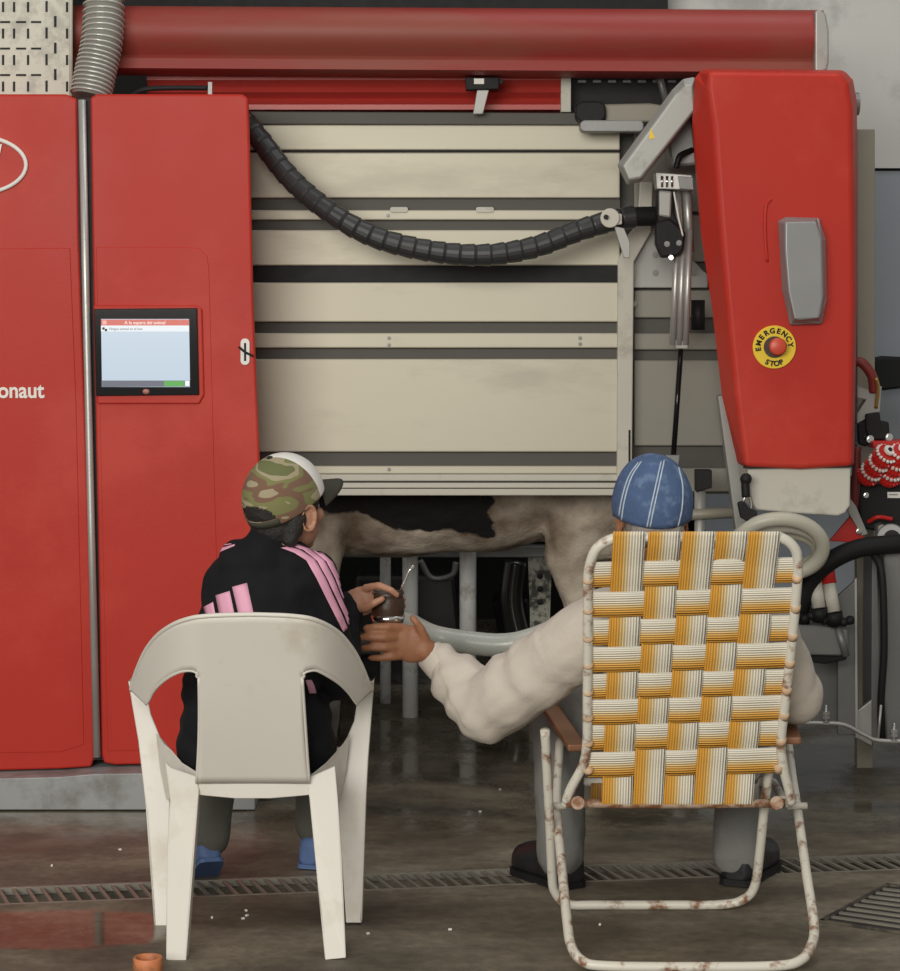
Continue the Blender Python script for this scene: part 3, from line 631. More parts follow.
b = MB(); b.tube([U(891,538,YR-.06), U(891,538,YR+.06)], 0.046, 28); b.build('drum', STEELD, hb, bevel=0.004)
b = MB(); b.tube([U(892,538,YR-.065), U(892,538,YR-.05)], 0.026, 20); b.build('bore', BLK, hb)
bolt(U(893,540,YR-.066), 0.008, hb, CHROME); shape('side_lug', [(878,526),(884,524),(884,552),(878,552)], YR-.04, .06, GREYC, hb, bevel=0.003)
rp = thing('red_guide_plate', 'small dark red triangular plate beside the coiled hose', 'plate', U(842,545,YR))
shape('plate', [(830,541),(850,517),(866,535),(858,543)], YR-0.03, 0.02, REDP, rp, bevel=0.002)
shape('steel_edge', [(850,498),(856,506),(868,534),(862,536),(848,512)], YR-0.04, 0.015, GREYC, rp, bevel=0.002)
bolt(U(859,531,YR-0.045), 0.007, rp, CHROME)
# coil of pale hose under the hood
ch = thing('coiled_milk_hose', 'coil of thick pale milk hose hanging below the red hood skirt', 'hose', U(785,570,YH+0.1))
for k, (cx_, cy_, a_, b_, dy) in enumerate(((780,547,43,28,0.02),(784,550,38,24,0.07),(786,552,32,20,0.12),(778,546,43,25,0.17))):
    b = MB(); b.tube([U(cx_+a_*math.cos(t), cy_+b_*math.sin(t), YH+dy+0.06*math.sin(t)) for t in [2*math.pi*i/40 for i in range(40)]], 0.022, 12, closed=True)
    b.build('hose_loop', COILM, ch, smooth=True)
cbn = thing('hanging_clip', 'black handle with a steel carabiner clip hanging from the hood skirt', 'clip', U(747,522,YH))
rod('grip', UP3([(745,477,YH-.02),(746,497,YH-.02)]), [0.013]*9, BLK, cbn)
b = MB(); b.tube([U(747+4*math.cos(t), 505+9*math.sin(t), YH-.02) for t in [2*math.pi*i/24 for i in range(24)]], 0.003, 8, closed=True); b.build('carabiner', CHROME, cbn, smooth=True)
b = MB(); b.sphere(U(746,479,YH-.02), 0.018); b.build('ball_end', BLK, cbn, smooth=True)
shape('latch_body', [(738,503),(744,501),(749,508),(757,511),(758,518),(750,523),(741,518)], YH-.03, .03, BLK, cbn, bevel=0.004)
# thick black hoses at the right
bl = thing('black_vacuum_hose', 'thick black vacuum hose curving down at the right side', 'hose', U(840,600,YR-0.1))
rod('hose', UP3([(930,541,YR-.05),(895,544,YR-.1),(860,548,YR-.12),(832,560,YR-.14),(812,578,YR-.14),(802,602,YR-.12),(800,625,YR-.08)]), 0.030, BLK, bl, n=16)
b2 = thing('black_drop_cable', 'thin black cable running down the steel column at the right', 'cable', U(884,735,YR-0.1))
rod('cable', UP3([(872,552,YR-.1),(880,565,YR-.13),(883,590,YR-.14),(884,650,YR-.14),(881,700,YR-.13),(882,738,YR-.1)]), 0.012, BLK, b2)
tc_ = thing('teat_cup_arm', 'steel arm end carrying two white and red teat cups behind the lawn chair', 'arm', U(825,662,YR-.15))
shape('arm_box', [(792,624),(832,626),(848,630),(849,652),(840,656),(792,655)], YR-.12, 0.12, STEELD, tc_, bevel=0.006)
shape('arm_claw', [(800,655),(848,655),(846,660),(825,664),(808,662)], YR-.10, 0.08, BLK, tc_, bevel=0.004)
rod('cross_pin', UP3([(838,628,YR-.14),(846,656,YR-.14)]), 0.012, STEELD, tc_, sm=1)
for (xa, ya, xb, yb, red) in ((815,580,819,608,0),(829,584,834,612,1)):
    c = rod('teat_cup', UP3([(xa,ya,YR-.13),(xb,yb,YR-.15)]), 0.021, OFFW, tc_, sm=1, n=18)
    if red: rod('red_liner', UP3([(xa-4,ya-26,YR-.10),(xa,ya,YR-.13)]), 0.0235, REDP, c, sm=1, n=18)
    rod('rubber_base', UP3([(xb,yb,YR-.15),(xb+1,yb+12,YR-.14)]), 0.026, BLK, c, sm=1, n=14)
b = MB()
for k in range(9): b.sphere(U(798+k*6.5, 616+2*math.sin(k*2)+k*0.6, YR-.15), 0.015)
b.build('rubber_manifold', BLK, tc_, smooth=True)
# steel columns with slot
sc = thing('steel_column', 'wide stainless column standing on the floor at the right edge', 'column', U(900,742,YR))
shape('front_face', [(884,552),(975,552),(975,742),(887,742),(884,700)], YR-.06, 0.15, STEELD, sc, bevel=0.006)
shape('side_plate', [(872,557),(877,560),(880,640),(878,738),(871,740)], YR+.03, 0.15, STEELD, sc, bevel=0.003)
sp = thing('slanted_steel_plate', 'tall stainless plate with a bright edge left of the steel column', 'plate', U(850,742,YR))
shape('plate', [(838,596),(856,580),(857,735),(838,735)], YR, 0.02, STEELD, sp, bevel=0.002)
shape('bright_edge', [(854.5,580),(857,578),(858,738),(855.5,738)], YR-.01, 0.03, STEEL, sp, bevel=0.001)
shape('back_plate', [(795,600),(838,600),(838,722),(795,722)], YR+.10, 0.02, STEELD, sp, bevel=0.002)
shape('foot_plate', [(856,712),(872,700),(872,746),(857,738)], YR+.02, 0.02, STEEL, sp, bevel=0.002)
sr = thing('floor_guide_rod', 'thin bent steel rod with upright bolts near the floor at the right', 'rod', U(850,745,YR-.2))
YRR = 6.95
rod('rod', UP3([(780,723,YRR),(820,723,YRR),(845,725,YRR),(865,735,YRR),(885,741,YRR),(960,740,YRR)]), 0.007, STEEL, sr)
for x, y in ((826,723),(894,741)):
    rod('upright_bolt', UP3([(x,y-18,YRR),(x,y+2,YRR)]), 0.0045, CHROME, sr, sm=1)
    b = MB()
    for k in (-10,-6,0): b.tube([U(x,y+k-1.4,YRR), U(x,y+k+1.4,YRR)], 0.012, 6)
    b.build('nuts', STEEL, sr)
rod('upright_pin', UP3([(881,705,YRR),(878,740,YRR)]), 0.004, STEEL, sr, sm=1)
# ------------------------------------------------------------------ behind the gate: posts, rails, clutter
for i, (x, w_, Yp, lab) in enumerate(((385,11,8.6,'thin galvanised post left of the other posts behind the cow'),(410,16,8.3,'thick galvanised post just above the mate gourd, behind the cow'),(468,17,8.3,'weathered galvanised post right of the mate gourd, behind the cow'))):
    base = G(x, 315+CAMH*F/Yp); t = tag(MB().tube([Vector((U(x,400,Yp).x, Yp, 0)), Vector((U(x,400,Yp).x, Yp, 1.3))], w_*S(Yp)/2, 20).build('galvanised_post', POSTM, smooth=True), lab, 'post', 'galvanised posts behind the cow')
rl = tag(MB().box((U(430,550,8.45).x, 8.45, U(430,551,8.45).z), (2.0, 0.05, 0.045)).box((U(430,550,8.45).x-.95, 8.45, .4), (.05, 0.05, 0.85)).box((U(430,550,8.45).x+.95, 8.45, .4), (.05, 0.05, 0.85)).build('dark_side_rail', STEELD, bevel=0.004), 'dark horizontal rail behind the belly of the cow', 'rail')
pb = thing('spotted_panel', 'small pale speckled panel behind the hind legs of the cow', 'panel', U(540,612,8.8))
shape('sheet', [(528,557),(552,557),(550,614),(550,720),(530,720),(530,614)], 8.8, 0.02, mat('speckled_sheet', (0.34,0.33,0.27), 0.6, 0, 0.2, 20, dirt=(0.04,0.04,0.03), dscale=22, damt=0.47), pb, bevel=0)
for y in (576,589,602): MB().sphere(U(540,y,8.79), (0.012,0.004,0.012)).build('hole', BLK, pb)
sg = thing('far_stall_machinery', 'dark machinery and looped hoses in the shade behind the cow', 'machinery', U(450,660,9.3))
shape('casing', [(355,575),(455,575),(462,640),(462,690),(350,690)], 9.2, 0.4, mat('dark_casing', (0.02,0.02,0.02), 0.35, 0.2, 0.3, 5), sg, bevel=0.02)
rod('loop_hose', UP3([(420,560,9.0),(432,578,9.0),(452,575,9.0),(456,562,9.0)]), 0.012, STEELD, sg)
shape('pump_block', [(492,600),(530,596),(540,640),(500,648)], 9.0, 0.3, BLKG, sg, bevel=0.03)
rod('pump_pipe', UP3([(516,560,8.9),(512,600,8.9),(520,640,8.9)]), 0.05, mat('wet_black', (0.02,0.02,0.018), 0.15), sg)
shape('step', [(340,640),(560,640),(560,655),(340,655)], 8.95, 0.25, SLOT, sg, bevel=0.01)
mh = thing('milk_hose', 'pale blue milk hose crossing behind the hands and forearm of the man', 'hose', U(480,660,6.4))
rod('hose', UP3([(405,622,6.6),(432,636,6.4),(465,642,6.4),(500,645,6.4),(530,640,6.4),(575,622,6.45),(640,597,6.5),(700,570,6.6),(735,550,6.7),(752,548,6.76)]), 0.034, HOSE, mh, n=18)
# ------------------------------------------------------------------ the cow
def cow():
    Yc = 7.78; b = MB(); s = S(Yc)
    def P(px, py, Y=Yc): return U(px, py, Y)
    b.sphere(P(440,440), (0.78,0.34,0.39), 32, 20); b.sphere(P(580,430), (0.42,0.31,0.35), 28, 18); b.sphere(P(330,452), (0.42,0.30,0.33), 28, 18)
    b.sphere(P(395,500), (0.42,0.24,0.20), 24, 16); b.sphere(P(470,498), (0.40,0.25,0.19), 24, 16)
    b.cap(P(320,510), P(375,535), 0.07, 0.055); b.cap(P(375,535), P(400,542), 0.05, 0.04)
    # neck and head, hidden behind the cabinets
    b.cap(P(280,440), P(180,400), 0.24, 0.16); b.cap(P(180,400), P(120,395), 0.15, 0.12); b.cap(P(120,400), P(60,450), 0.12, 0.075); b.cap(P(60,450), P(45,462), 0.078, 0.065)
    for sg_ in (-1, 1):
        b.cap(P(130,385,Yc+sg_*0.10), P(138,388,Yc+sg_*0.25), 0.03, 0.045)
    for sg_ in (-1, 1):
        y = Yc+sg_*0.17
        # fore legs
        b.cap(P(325,500,y), P(318,600,y), 0.10, 0.06); b.cap(P(318,600,y), P(322,690,y), 0.055, 0.042); b.cap(P(322,690,y), P(318,738-(8 if sg_ > 0 else 0),y), 0.045, 0.058)
        # hind legs: stifle forward, hock backward
        b.sphere(P(610,480,y), (0.22,0.13,0.28), 20, 14)
        b.cap(P(590,505,y), P(568,555,y), 0.15, 0.085); b.cap(P(568,555,y), P(592,640,y), 0.08, 0.05); b.cap(P(592,640,y), P(584,705,y), 0.048, 0.04); b.cap(P(584,705,y), P(576,738-(8 if sg_ > 0 else 0),y), 0.045, 0.058)
    b.sphere(P(590,530), (0.16,0.15,0.13), 20, 14)                         # udder
    for dx in (-14, 8):
        for dy in (-.07, .07): b.cap(P(590+dx,560,Yc+dy), P(590+dx,578,Yc+dy), 0.016, 0.012)
    b.cap(P(690,385), P(700,420), 0.03, 0.02); b.cap(P(700,420), P(702,600), 0.018, 0.022)  # tail
    # loose flank fold
    b.cap(P(560,505,Yc-.22), P(600,540,Yc-.2), 0.05, 0.04)
    me = blob(b, 0.014, 10, lambda c, n: 0.006*nz(c, 9)+0.004*nz(c, 25))
    m = bpy.data.materials.new('cow_hide'); nt, bs = nodes(m); N, L = nt.nodes, nt.links
    g = N.new('ShaderNodeNewGeometry'); sx = N.new('ShaderNodeSeparateXYZ'); L.new(g.outputs['Position'], sx.inputs[0])
    n1 = N.new('ShaderNodeTexNoise'); n1.inputs['Scale'].default_value = 7; n1.inputs['Detail'].default_value = 7; L.new(g.outputs['Position'], n1.inputs[0])
    xa = U(488,500,Yc-.25).x; za = U(400,531,Yc-.28).z
    def M_(op, a, c):
        n = N.new('ShaderNodeMath'); n.operation = op
        for i, q in enumerate((a, c)):
            if isinstance(q, (int,float)): n.inputs[i].default_value = q
            else: L.new(q, n.inputs[i])
        return n.outputs[0]
    jig = M_('MULTIPLY', M_('SUBTRACT', n1.outputs[0], 0.5), 0.22)
    left = M_('ADD', M_('SUBTRACT', xa, sx.outputs[0]), jig)                # >0 : left of the patch edge
    # lower edge of the black patch slopes up to the left
    slope = M_('MULTIPLY', M_('SUBTRACT', U(430,500,Yc).x, sx.outputs[0]), 0.20)
    up = M_('ADD', M_('SUBTRACT', M_('SUBTRACT', sx.outputs[2], za), M_('MAXIMUM', slope, -0.02)), M_('MULTIPLY', jig, 0.7))
    msk = M_('MINIMUM', left, up); mr = N.new('ShaderNodeMapRange'); mr.inputs[1].default_value = -0.006; mr.inputs[2].default_value = 0.006; L.new(msk, mr.inputs[0])
    n2 = N.new('ShaderNodeTexNoise'); n2.inputs['Scale'].default_value = 5; n2.inputs['Detail'].default_value = 8; L.new(g.outputs['Position'], n2.inputs[0])
    cr_ = N.new('ShaderNodeValToRGB'); e = cr_.color_ramp.elements; e[0].position = 0.35; e[0].color = (0.16,0.11,0.07,1); e[1].position = 0.62; e[1].color = (0.62,0.54,0.44,1); L.new(n2.outputs[0], cr_.inputs[0])
    mx = N.new('ShaderNodeMix'); mx.data_type = 'RGBA'; L.new(mr.outputs[0], mx.inputs[0]); L.new(cr_.outputs[0], mx.inputs[6]); mx.inputs[7].default_value = (0.008,0.007,0.007,1)
    L.new(mx.outputs[2], bs.inputs['Base Color']); bs.inputs['Roughness'].default_value = 0.8
    bp_ = N.new('ShaderNodeBump'); bp_.inputs['Strength'].default_value = 0.35; bp_.inputs['Distance'].default_value = 0.01
    n3 = N.new('ShaderNodeTexNoise'); n3.inputs['Scale'].default_value = 90; L.new(g.outputs['Position'], n3.inputs[0]); L.new(n3.outputs[0], bp_.inputs['Height']); L.new(bp_.outputs[0], bs.inputs['Normal'])
    o = fin('cow', me, m, None, smooth=True)
    tag(o, 'black and white cow standing in the milking box behind the gate', 'cow')
    z_ = min(v.co.z for v in me.vertices)+WL[o].z
cow()
# ------------------------------------------------------------------ white plastic chair
pc = thing('plastic_chair', 'off white moulded plastic armchair the boy sits on', 'chair', G(256, 945))
def YB(x, y):
    r_ = 5.13+(y-615)/170*0.19; k = max(0, abs(x-252)-48)/72
    return r_+0.22*k*k
top = [(131,690),(133,681),(138,667),(146,650),(158,635),(174,624),(190,618.3),(203,616.3),(220,615.2),(236,614.8),(252,614.5),(268,614.8),(286,615.5),(302,617),(314,619.5),(328,625.5),(341,635),(353,650),(362,667),(368,682),(372,690)]
bot = [(146,704),(149,700),(153,692),(160,684),(170,676.5),(181,671.5),(191,670.5),(197,673),(199,677.5),(222,678),(252,678),(282,678),(302,677.5),(304,673),(310,670.5),(317,670.5),(328,676),(340,684),(349,693),(354,700),(357,704)]
tp_, bt_ = cr([(x,y,0) for x,y in top], 6), cr([(x,y,0) for x,y in bot], 6)
V = []; Fs = []; K = 8
for a, c in zip(tp_, bt_):
    for k in range(K+1): q = a.lerp(c, k/K); V.append(U(q.x, q.y, YB(q.x, q.y)))
for i in range(len(tp_)-1):
    for k in range(K): p_ = i*(K+1)+k; Fs.append((p_, p_+K+1, p_+K+2, p_+1))
i0, i1 = 8*6, 12*6
rows_ = 14; base_n = len(V)
idx_prev = [i*(K+1)+K for i in range(i0, i1+1)]
for r_ in range(1, rows_+1):
    t = r_/rows_; cur = []
    for j in range(i0, i1+1):
        u = (j-i0)/(i1-i0); q = bt_[j]; xl = 199-2.5*t+1.5*math.sin(t*3); xr = 302+7*t
        x = (xl+(xr-xl)*u)*t+q.x*(1-t); y = q.y*(1-t)+(783)*t
        V.append(U(x, y, YB(x, y)-0.003*math.sin(t*math.pi)+0.009*t*(1-(2*u-1)**2))); cur.append(len(V)-1)
    for j in range(len(cur)-1): Fs.append((idx_prev[j], idx_prev[j+1], cur[j+1], cur[j]))
    idx_prev = cur
me = bpy.data.meshes.new('backrest'); me.from_pydata(V, [], Fs); me.update()
bk = fin('backrest', me, MONO, pc, smooth=True, solid=0.005, off=0)
rim = [U(q.x, q.y, YB(q.x, q.y)) for q in tp_]
MB().tube(rim, 0.0055, 8).build('rim', MONO, pc, smooth=True)
for side in (0, 1):
    seg = bt_[:8*6+1] if side == 0 else bt_[12*6:]
    MB().tube([U(q.x, q.y, YB(q.x, q.y)) for q in seg], 0.004, 8).build('rim', MONO, pc, smooth=True)
    xs = (lambda t: 199-2.5*t+1.5*math.sin(t*3)) if side == 0 else (lambda t: 302+7*t)
    MB().tube([U(xs(t/12), 677+(783-677)*t/12, YB(xs(t/12), 677+106*t/12)) for t in range(13)], 0.004, 8).build('rim', MONO, pc, smooth=True)
# legs, angle-shaped: a face plate and a return along one edge
def leg(poly, Y, ret, label=None):
    b = MB(); b.prism(poly, Y, 0.006)
    b.prism(ret, Y, 0.055); o = b.build('leg', MONO, pc, bevel=0.0025); return o
YF1 = G(180,960).y; Yr = lambda x, y: 5.34-(y-770)/190*(5.34-YF1)
leg([(165,762),(172,768),(196,776),(199,790),(193,870),(185.5,962),(166,960),(167,850),(170,800)], Yr, [(196,778),(199,790),(193,870),(186,962),(183,962),(190,870),(196,790)])
leg([(308,778),(335,766),(338,800),(342,862),(346,958),(325,960),(317,880),(309,797)], Yr, [(308,780),(311,780),(312,797),(320,880),(328,960),(325,960),(317,880),(309,797)])
YF2 = G(160,925.5).y; Yf = lambda x, y: 5.60-max(0, y-681)/245*(5.60-YF2)
leg([(128,681),(138,686),(148,701),(151,715),(160,737),(171,750),(176,772),(170,800),(167,926),(154,926),(145,800),(138,741),(132,705)], Yf, [(128,681),(132,705),(138,741),(145,800),(154,926),(157,926),(149,800),(142,741),(135,700)])
leg([(374,679),(366,686),(357,701),(354,721),(346,740),(337,753),(334,770),(338,800),(346,923),(362,923),(366,800),(368,761),(371,721)], Yf, [(374,679),(371,721),(368,761),(366,800),(362,923),(359,923),(362,800),(364,761),(367,721)])
for s_, pts in ((0, [(133,684),(148,702)]), (1, [(370,684),(356,702)])):     # arm rests run forward from the shell to the front legs
    (xa, ya), (xb, yb) = pts; V = []; n_ = 10
    a0, b0 = U(xa, ya, YB(xa, ya)), U(xb, yb, YB(xb, yb)); sgn = -1 if s_ == 0 else 1
    a1 = U(129.5 if s_ == 0 else 373, 682, 5.66); b1 = a1+Vector((-sgn*0.055, 0, -0.012))
    for i in range(n_+1):
        t = i/n_; A_ = a0.lerp(a1, t); B_ = b0.lerp(b1, t)+Vector((0,0,0.02*math.sin(t*math.pi))); V += [A_, A_.lerp(B_, .5)+Vector((0,0,0.006)), B_]
    Fs = []
    for i in range(n_): Fs += [(3*i,3*i+1,3*i+4,3*i+3),(3*i+1,3*i+2,3*i+5,3*i+4)]
    me = bpy.data.meshes.new('armrest'); me.from_pydata(V, [], Fs); me.update(); fin('armrest', me, MONO, pc, smooth=True, solid=0.006, off=0)
# seat pan with rear apron
sz = U(252,786,5.34).z
V = []; Fs = []; nx, ny = 12, 10
for j in range(ny+1):
    Y = 5.335+0.40*j/ny
    for i in range(nx+1):
        u = 2*i/nx-1; hw = 0.135+0.09*(j/ny)**0.6; V.append(Vector((U(253,780,5.4).x+u*hw, Y, sz+0.012*u*u+0.02*(j/ny)**2-(0.05*max(0, j-9)))))
for j in range(ny):
    for i in range(nx): p_ = j*(nx+1)+i; Fs.append((p_, p_+1, p_+nx+2, p_+nx+1))
me = bpy.data.meshes.new('seat'); me.from_pydata(V, [], Fs); me.update(); fin('seat', me, MONO, pc, smooth=True, solid=0.006, off=-1)
shape('apron', [(198,781),(309,781),(310,795),(300,796),(270,798.5),(235,798.5),(208,796),(199,795)], 5.325, 0.006, MONO, pc, bevel=0.002)
for poly in ([(156,733),(164,744),(172,751),(182,763),(198,773),(198,792),(185,795),(166,800),(160,770)], [(350,733),(343,744),(337,751),(326,763),(310,776),(309,792),(322,795),(340,800),(346,770)]):
    ya = lambda x, y: 5.345+abs(x-253)/100*0.22-0.10
    shape('side_apron', poly, lambda x, y: 5.345+max(0, abs(x-253)-56)/44*0.20, 0.006, MONO, pc, bevel=0.002)
# ------------------------------------------------------------------ webbed lawn chair
lc = thing('lawn_chair', 'folding lawn chair with orange and white woven webbing the man sits in', 'chair', G(688, 950))
YL = lambda y: 5.10+(y-537)/263*0.28
def rtube(name, pts, r=0.0118, m=RUST, parent=lc, sm=6): return MB().tube(cr(UP3(pts), sm), r, 12).build(name, m, parent, smooth=True)
bf = [(566,802),(571,788),(583,765),(587,742),(587.5,700),(588,640),(588,582),(590,564),(597,548),(612,539),(630,537.5),(700,537),(768,536.5),(784,539),(795,549),(798,564),(797,584),(792,640),(785,705),(781,742),(784,770),(789,790),(791,803)]
rtube('back_frame', [(x, y, YL(y)) for x, y in bf])
YA, YB_ = G(690,967,0.012).y, G(660,905,0.012).y
def yleg(y, yt, Yt, yb, Yb): return Yt+(Yb-Yt)*(y-yt)/(yb-yt)
rtube('rear_leg', [(x, y, yleg(y, 740, 5.80, 966, YA)) for x, y in ((560,740),(558,775),(557,809),(562,870),(567,920),(571,945),(582,960.5),(606,966),(700,967),(775,966),(800,960.5),(811,946),(814,925),(806,870),(797,806),(792,775),(788,742))])
rtube('front_leg', [(x, y, yleg(y, 730, 5.36, 904, YB_)) for x, y in ((545,730),(547,770),(550,830),(552,875),(555,892),(568,904),(600,905),(660,905),(722,904.5),(744,899),(755,885),(760,850),(764,811),(769,770),(774,742))])
rtube('seat_bar', [(566,803,5.38),(620,804,5.38),(700,804,5.38),(785,803,5.38)], 0.011, RUSTY, sm=2)
for x, xx in ((556, -1), (797, 1)):
    rtube('pivot_bolt', [(x-10,806,5.50),(x+10,806,5.50)], 0.009, RUST, sm=1)
for x in (578, 777):
    b = MB(); b.tube([U(x,803,5.345), U(x,803,5.40)], 0.017, 16); b.build('hinge', RUSTY, lc, bevel=0.002)
rtube('seat_rail', [(566,803,5.38),(572,790,5.7),(576,782,5.86)], 0.011, RUST, sm=3); rtube('seat_rail', [(785,803,5.38),(778,790,5.7),(773,782,5.86)], 0.011, RUST, sm=3)
rtube('seat_front_bar', [(576,782,5.86),(673,782,5.86),(773,782,5.86)], 0.011, RUST, sm=2)
for s_, (p0, p1) in enumerate(((U(577,748,5.34), U(549,706,5.84)), (U(792,741,5.34), U(782,704,5.84)))):
    d_ = (p1-p0); rot = d_.to_track_quat('Y', 'Z').to_matrix(); b = MB(); b.box((p0+p1)/2, (0.045, d_.length, 0.018), rot); b.build('armrest', WOODM, lc, bevel=0.005)
# webbing
def web_mat(name, seed):
    m = bpy.data.materials.new(name); nt, b = nodes(m); N, L = nt.nodes, nt.links
    uv = N.new('ShaderNodeUVMap'); sx = N.new('ShaderNodeSeparateXYZ'); L.new(uv.outputs[0], sx.inputs[0])
    c = N.new('ShaderNodeValToRGB'); e = c.color_ramp.elements; e[0].position = 0.0; e[0].color = (0.80,0.37,0.04,1); e[1].position = 1.0; e[1].color = (0.90,0.86,0.74,1)
    q = e.new(0.30); q.color = (0.82,0.43,0.08,1); q = e.new(0.44); q.color = (0.84,0.62,0.30,1); q = e.new(0.60); q.color = (0.88,0.80,0.64,1)
    L.new(sx.outputs[0], c.inputs[0])
    w_ = N.new('ShaderNodeMath'); w_.operation = 'MULTIPLY'; w_.inputs[1].default_value = 2*math.pi*11; L.new(sx.outputs[0], w_.inputs[0])
    s_ = N.new('ShaderNodeMath'); s_.operation = 'SINE'; L.new(w_.outputs[0], s_.inputs[0])
    mr = N.new('ShaderNodeMapRange'); mr.inputs[1].default_value = -0.9; mr.inputs[2].default_value = 0.1; mr.inputs[3].default_value = 0.62; mr.inputs[4].default_value = 1.0; L.new(s_.outputs[0], mr.inputs[0])
    mx = N.new('ShaderNodeMix'); mx.data_type = 'RGBA'; mx.blend_type = 'MULTIPLY'; mx.inputs[0].default_value = 1; L.new(c.outputs[0], mx.inputs[6]); L.new(mr.outputs[0], mx.inputs[7])
    L.new(mx.outputs[2], b.inputs['Base Color']); b.inputs['Roughness'].default_value = 0.6
    bp_ = N.new('ShaderNodeBump'); bp_.inputs['Strength'].default_value = 0.6; bp_.inputs['Distance'].default_value = 0.002; L.new(s_.outputs[0], bp_.inputs['Height']); L.new(bp_.outputs[0], b.inputs['Normal'])
    return m
WEB = web_mat('striped_webbing', 0)
def strap(name, line, wide, over, parent=lc, n=60):
    """line(t) -> centre point, wide(t) -> half width vector, over(t) -> signed height off the weave plane"""
    V = []; Fs = []; UVs = []; K = 4
    for i in range(n+1):
        t = i/n; c = line(t); hw = wide(t); o_ = over(t)
        for k in range(K+1):
            s = k/K; V.append(c+hw*(2*s-1)+Vector((0, -o_, 0))); UVs.append((s, t))
    for i in range(n):
        for k in range(K): p_ = i*(K+1)+k; Fs.append((p_, p_+1, p_+K+2, p_+K+1))
    me = bpy.data.meshes.new(name); me.from_pydata(V, [], Fs); uvl = me.uv_layers.new(name='UVMap')
    for l in me.loops: uvl.data[l.index].uv = UVs[l.vertex_index]
    me.update(); return fin(name, me, WEB, parent, smooth=True, solid=0.0012)
cols_top = [628, 663, 697, 730, 762]; cols_bot = [617, 648, 678.5, 709, 738]
rows_c = [571, 601, 629, 656, 683, 708.5, 734, 761]
def colx(c, y): return cols_top[c]+(cols_bot[c]-cols_top[c])*(y-548)/(792-548)
def xl_(y): return 588
def xr_(y): return 797.5 if y < 584 else 797.5-(y-584)*16.5/158
sg_ = lambda q: (1 if q % 2 == 0 else -1)
for c in range(5):
    def line(t, c=c): y = 531+(806-531)*t; return U(colx(c, y), y, YL(y))
    wide = lambda t: Vector((15.8*S(5.2), 0, 0))
    def over(t, c=c):
        y = 531+275*t
        if y < 545: return 0.0135
        if y > 797: return 0.0135
        # interpolate between row crossings
        ys = [543]+rows_c+[800]; hs = [0.013]+[0.0045*sg_(r+c) for r in range(8)]+[0.013]
        for k in range(len(ys)-1):
            if ys[k] <= y <= ys[k+1]: f = (y-ys[k])/(ys[k+1]-ys[k]); f = f*f*(3-2*f); return hs[k]*(1-f)+hs[k+1]*f
        return 0
    strap('webbing_strap', line, wide, over)
for r_ in range(8):
    yc = rows_c[r_]
    def line(t, yc=yc): xa, xb = xl_(yc), xr_(yc); x = xa+(xb-xa)*t; y = yc+1.5-2.5*t*0 - 5*(t-0.5)*1.0; return U(x, y, YL(y))
    wide = lambda t, yc=yc: (U(690, yc-12.6, YL(yc-12.6))-U(690, yc+12.6, YL(yc+12.6)))*0.5
    def over(t, r_=r_, yc=yc):
        xa, xb = xl_(yc), xr_(yc); x = xa+(xb-xa)*t
        xs = [xa+4]+[colx(c, yc) for c in range(5)]+[xb-4]; hs = [0.0]+[-0.0045*sg_(r_+c) for c in range(5)]+[0.0]
        if x <= xs[0] or x >= xs[-1]: return 0.0
        for k in range(6):
            if xs[k] <= x <= xs[k+1]: f = (x-xs[k])/(xs[k+1]-xs[k]); f = f*f*(3-2*f); return hs[k]*(1-f)+hs[k+1]*f
        return 0
    strap('webbing_strap', line, wide, over)
    # wraps round the frame at both ends
    for s_, x in ((0, xl_(yc)), (1, xr_(yc))):
        b = MB(); y0_, y1_ = yc+(2 if s_ == 0 else -2), yc+10
        b.tube([U(x, y0_+6, YL(yc)), U(x-(0 if s_ == 0 else 0.7), y1_, YL(yc+10))], 0.01195, 12); b.build('strap_wrap', mat('faded_strap', (0.58,0.40,0.25), 0.7, 0, 0.4, 60) if (s_ == 0 and r_ == 0) else bpy.data.materials['faded_strap'], lc, smooth=True)
for c in range(5):    # seat webbing
    xx = 605+c*35
    def line(t, xx=xx): a, b_ = U(xx,803,5.38), U(xx,782,5.86); return a.lerp(b_, t)+Vector((0,0,-0.03*math.sin(t*math.pi)))
    strap('seat_strap', line, lambda t: Vector((15.8*S(5.2),0,0)), lambda t: 0, n=12)
# ------------------------------------------------------------------ small things: mate gourd, pipe stub
mg = thing('mate_gourd', 'brown mate gourd with a silver band held between the two hands', 'cup', U(387,624,5.66))
gc = U(388,606,5.66); sg = S(5.66)
prof = [(0,-17),(10,-17),(14,-15),(16,-8),(17,0),(15.8,7),(15.2,11),(16.8,14.5),(14.8,14.5),(13.5,10),(0,9)]
def lathe(prof, c, s, n=32):
    V = []; Fs = []
    for (r_, z) in prof:
        for k in range(n): a = 2*math.pi*k/n; V.append(c+Vector((r_*s*math.cos(a), r_*s*math.sin(a), z*s)))
    for i in range(len(prof)-1):
        for k in range(n): Fs.append((i*n+k, i*n+(k+1)%n, (i+1)*n+(k+1)%n, (i+1)*n+k))
    me = bpy.data.meshes.new('lathe'); me.from_pydata(V, [], Fs); bm = bmesh.new(); bm.from_mesh(me); bmesh.ops.remove_doubles(bm, verts=bm.verts, dist=1e-6); bmesh.ops.recalc_face_normals(bm, faces=bm.faces); bm.to_mesh(me); bm.free(); return me
fin('cup_body', lathe(prof, gc, sg), GOURD, mg, smooth=True)
fin('silver_band', lathe([(12,-16.5),(15.5,-16.5),(16.8,-12.5),(17.2,-9),(14,-9)], gc, sg), CHROME, mg, smooth=True)
fin('yerba_fill', lathe([(0,11),(8,11.5),(14,11)], gc, sg), mat('yerba', (0.10,0.12,0.03), 0.9, 0, 0.4, 80), mg)
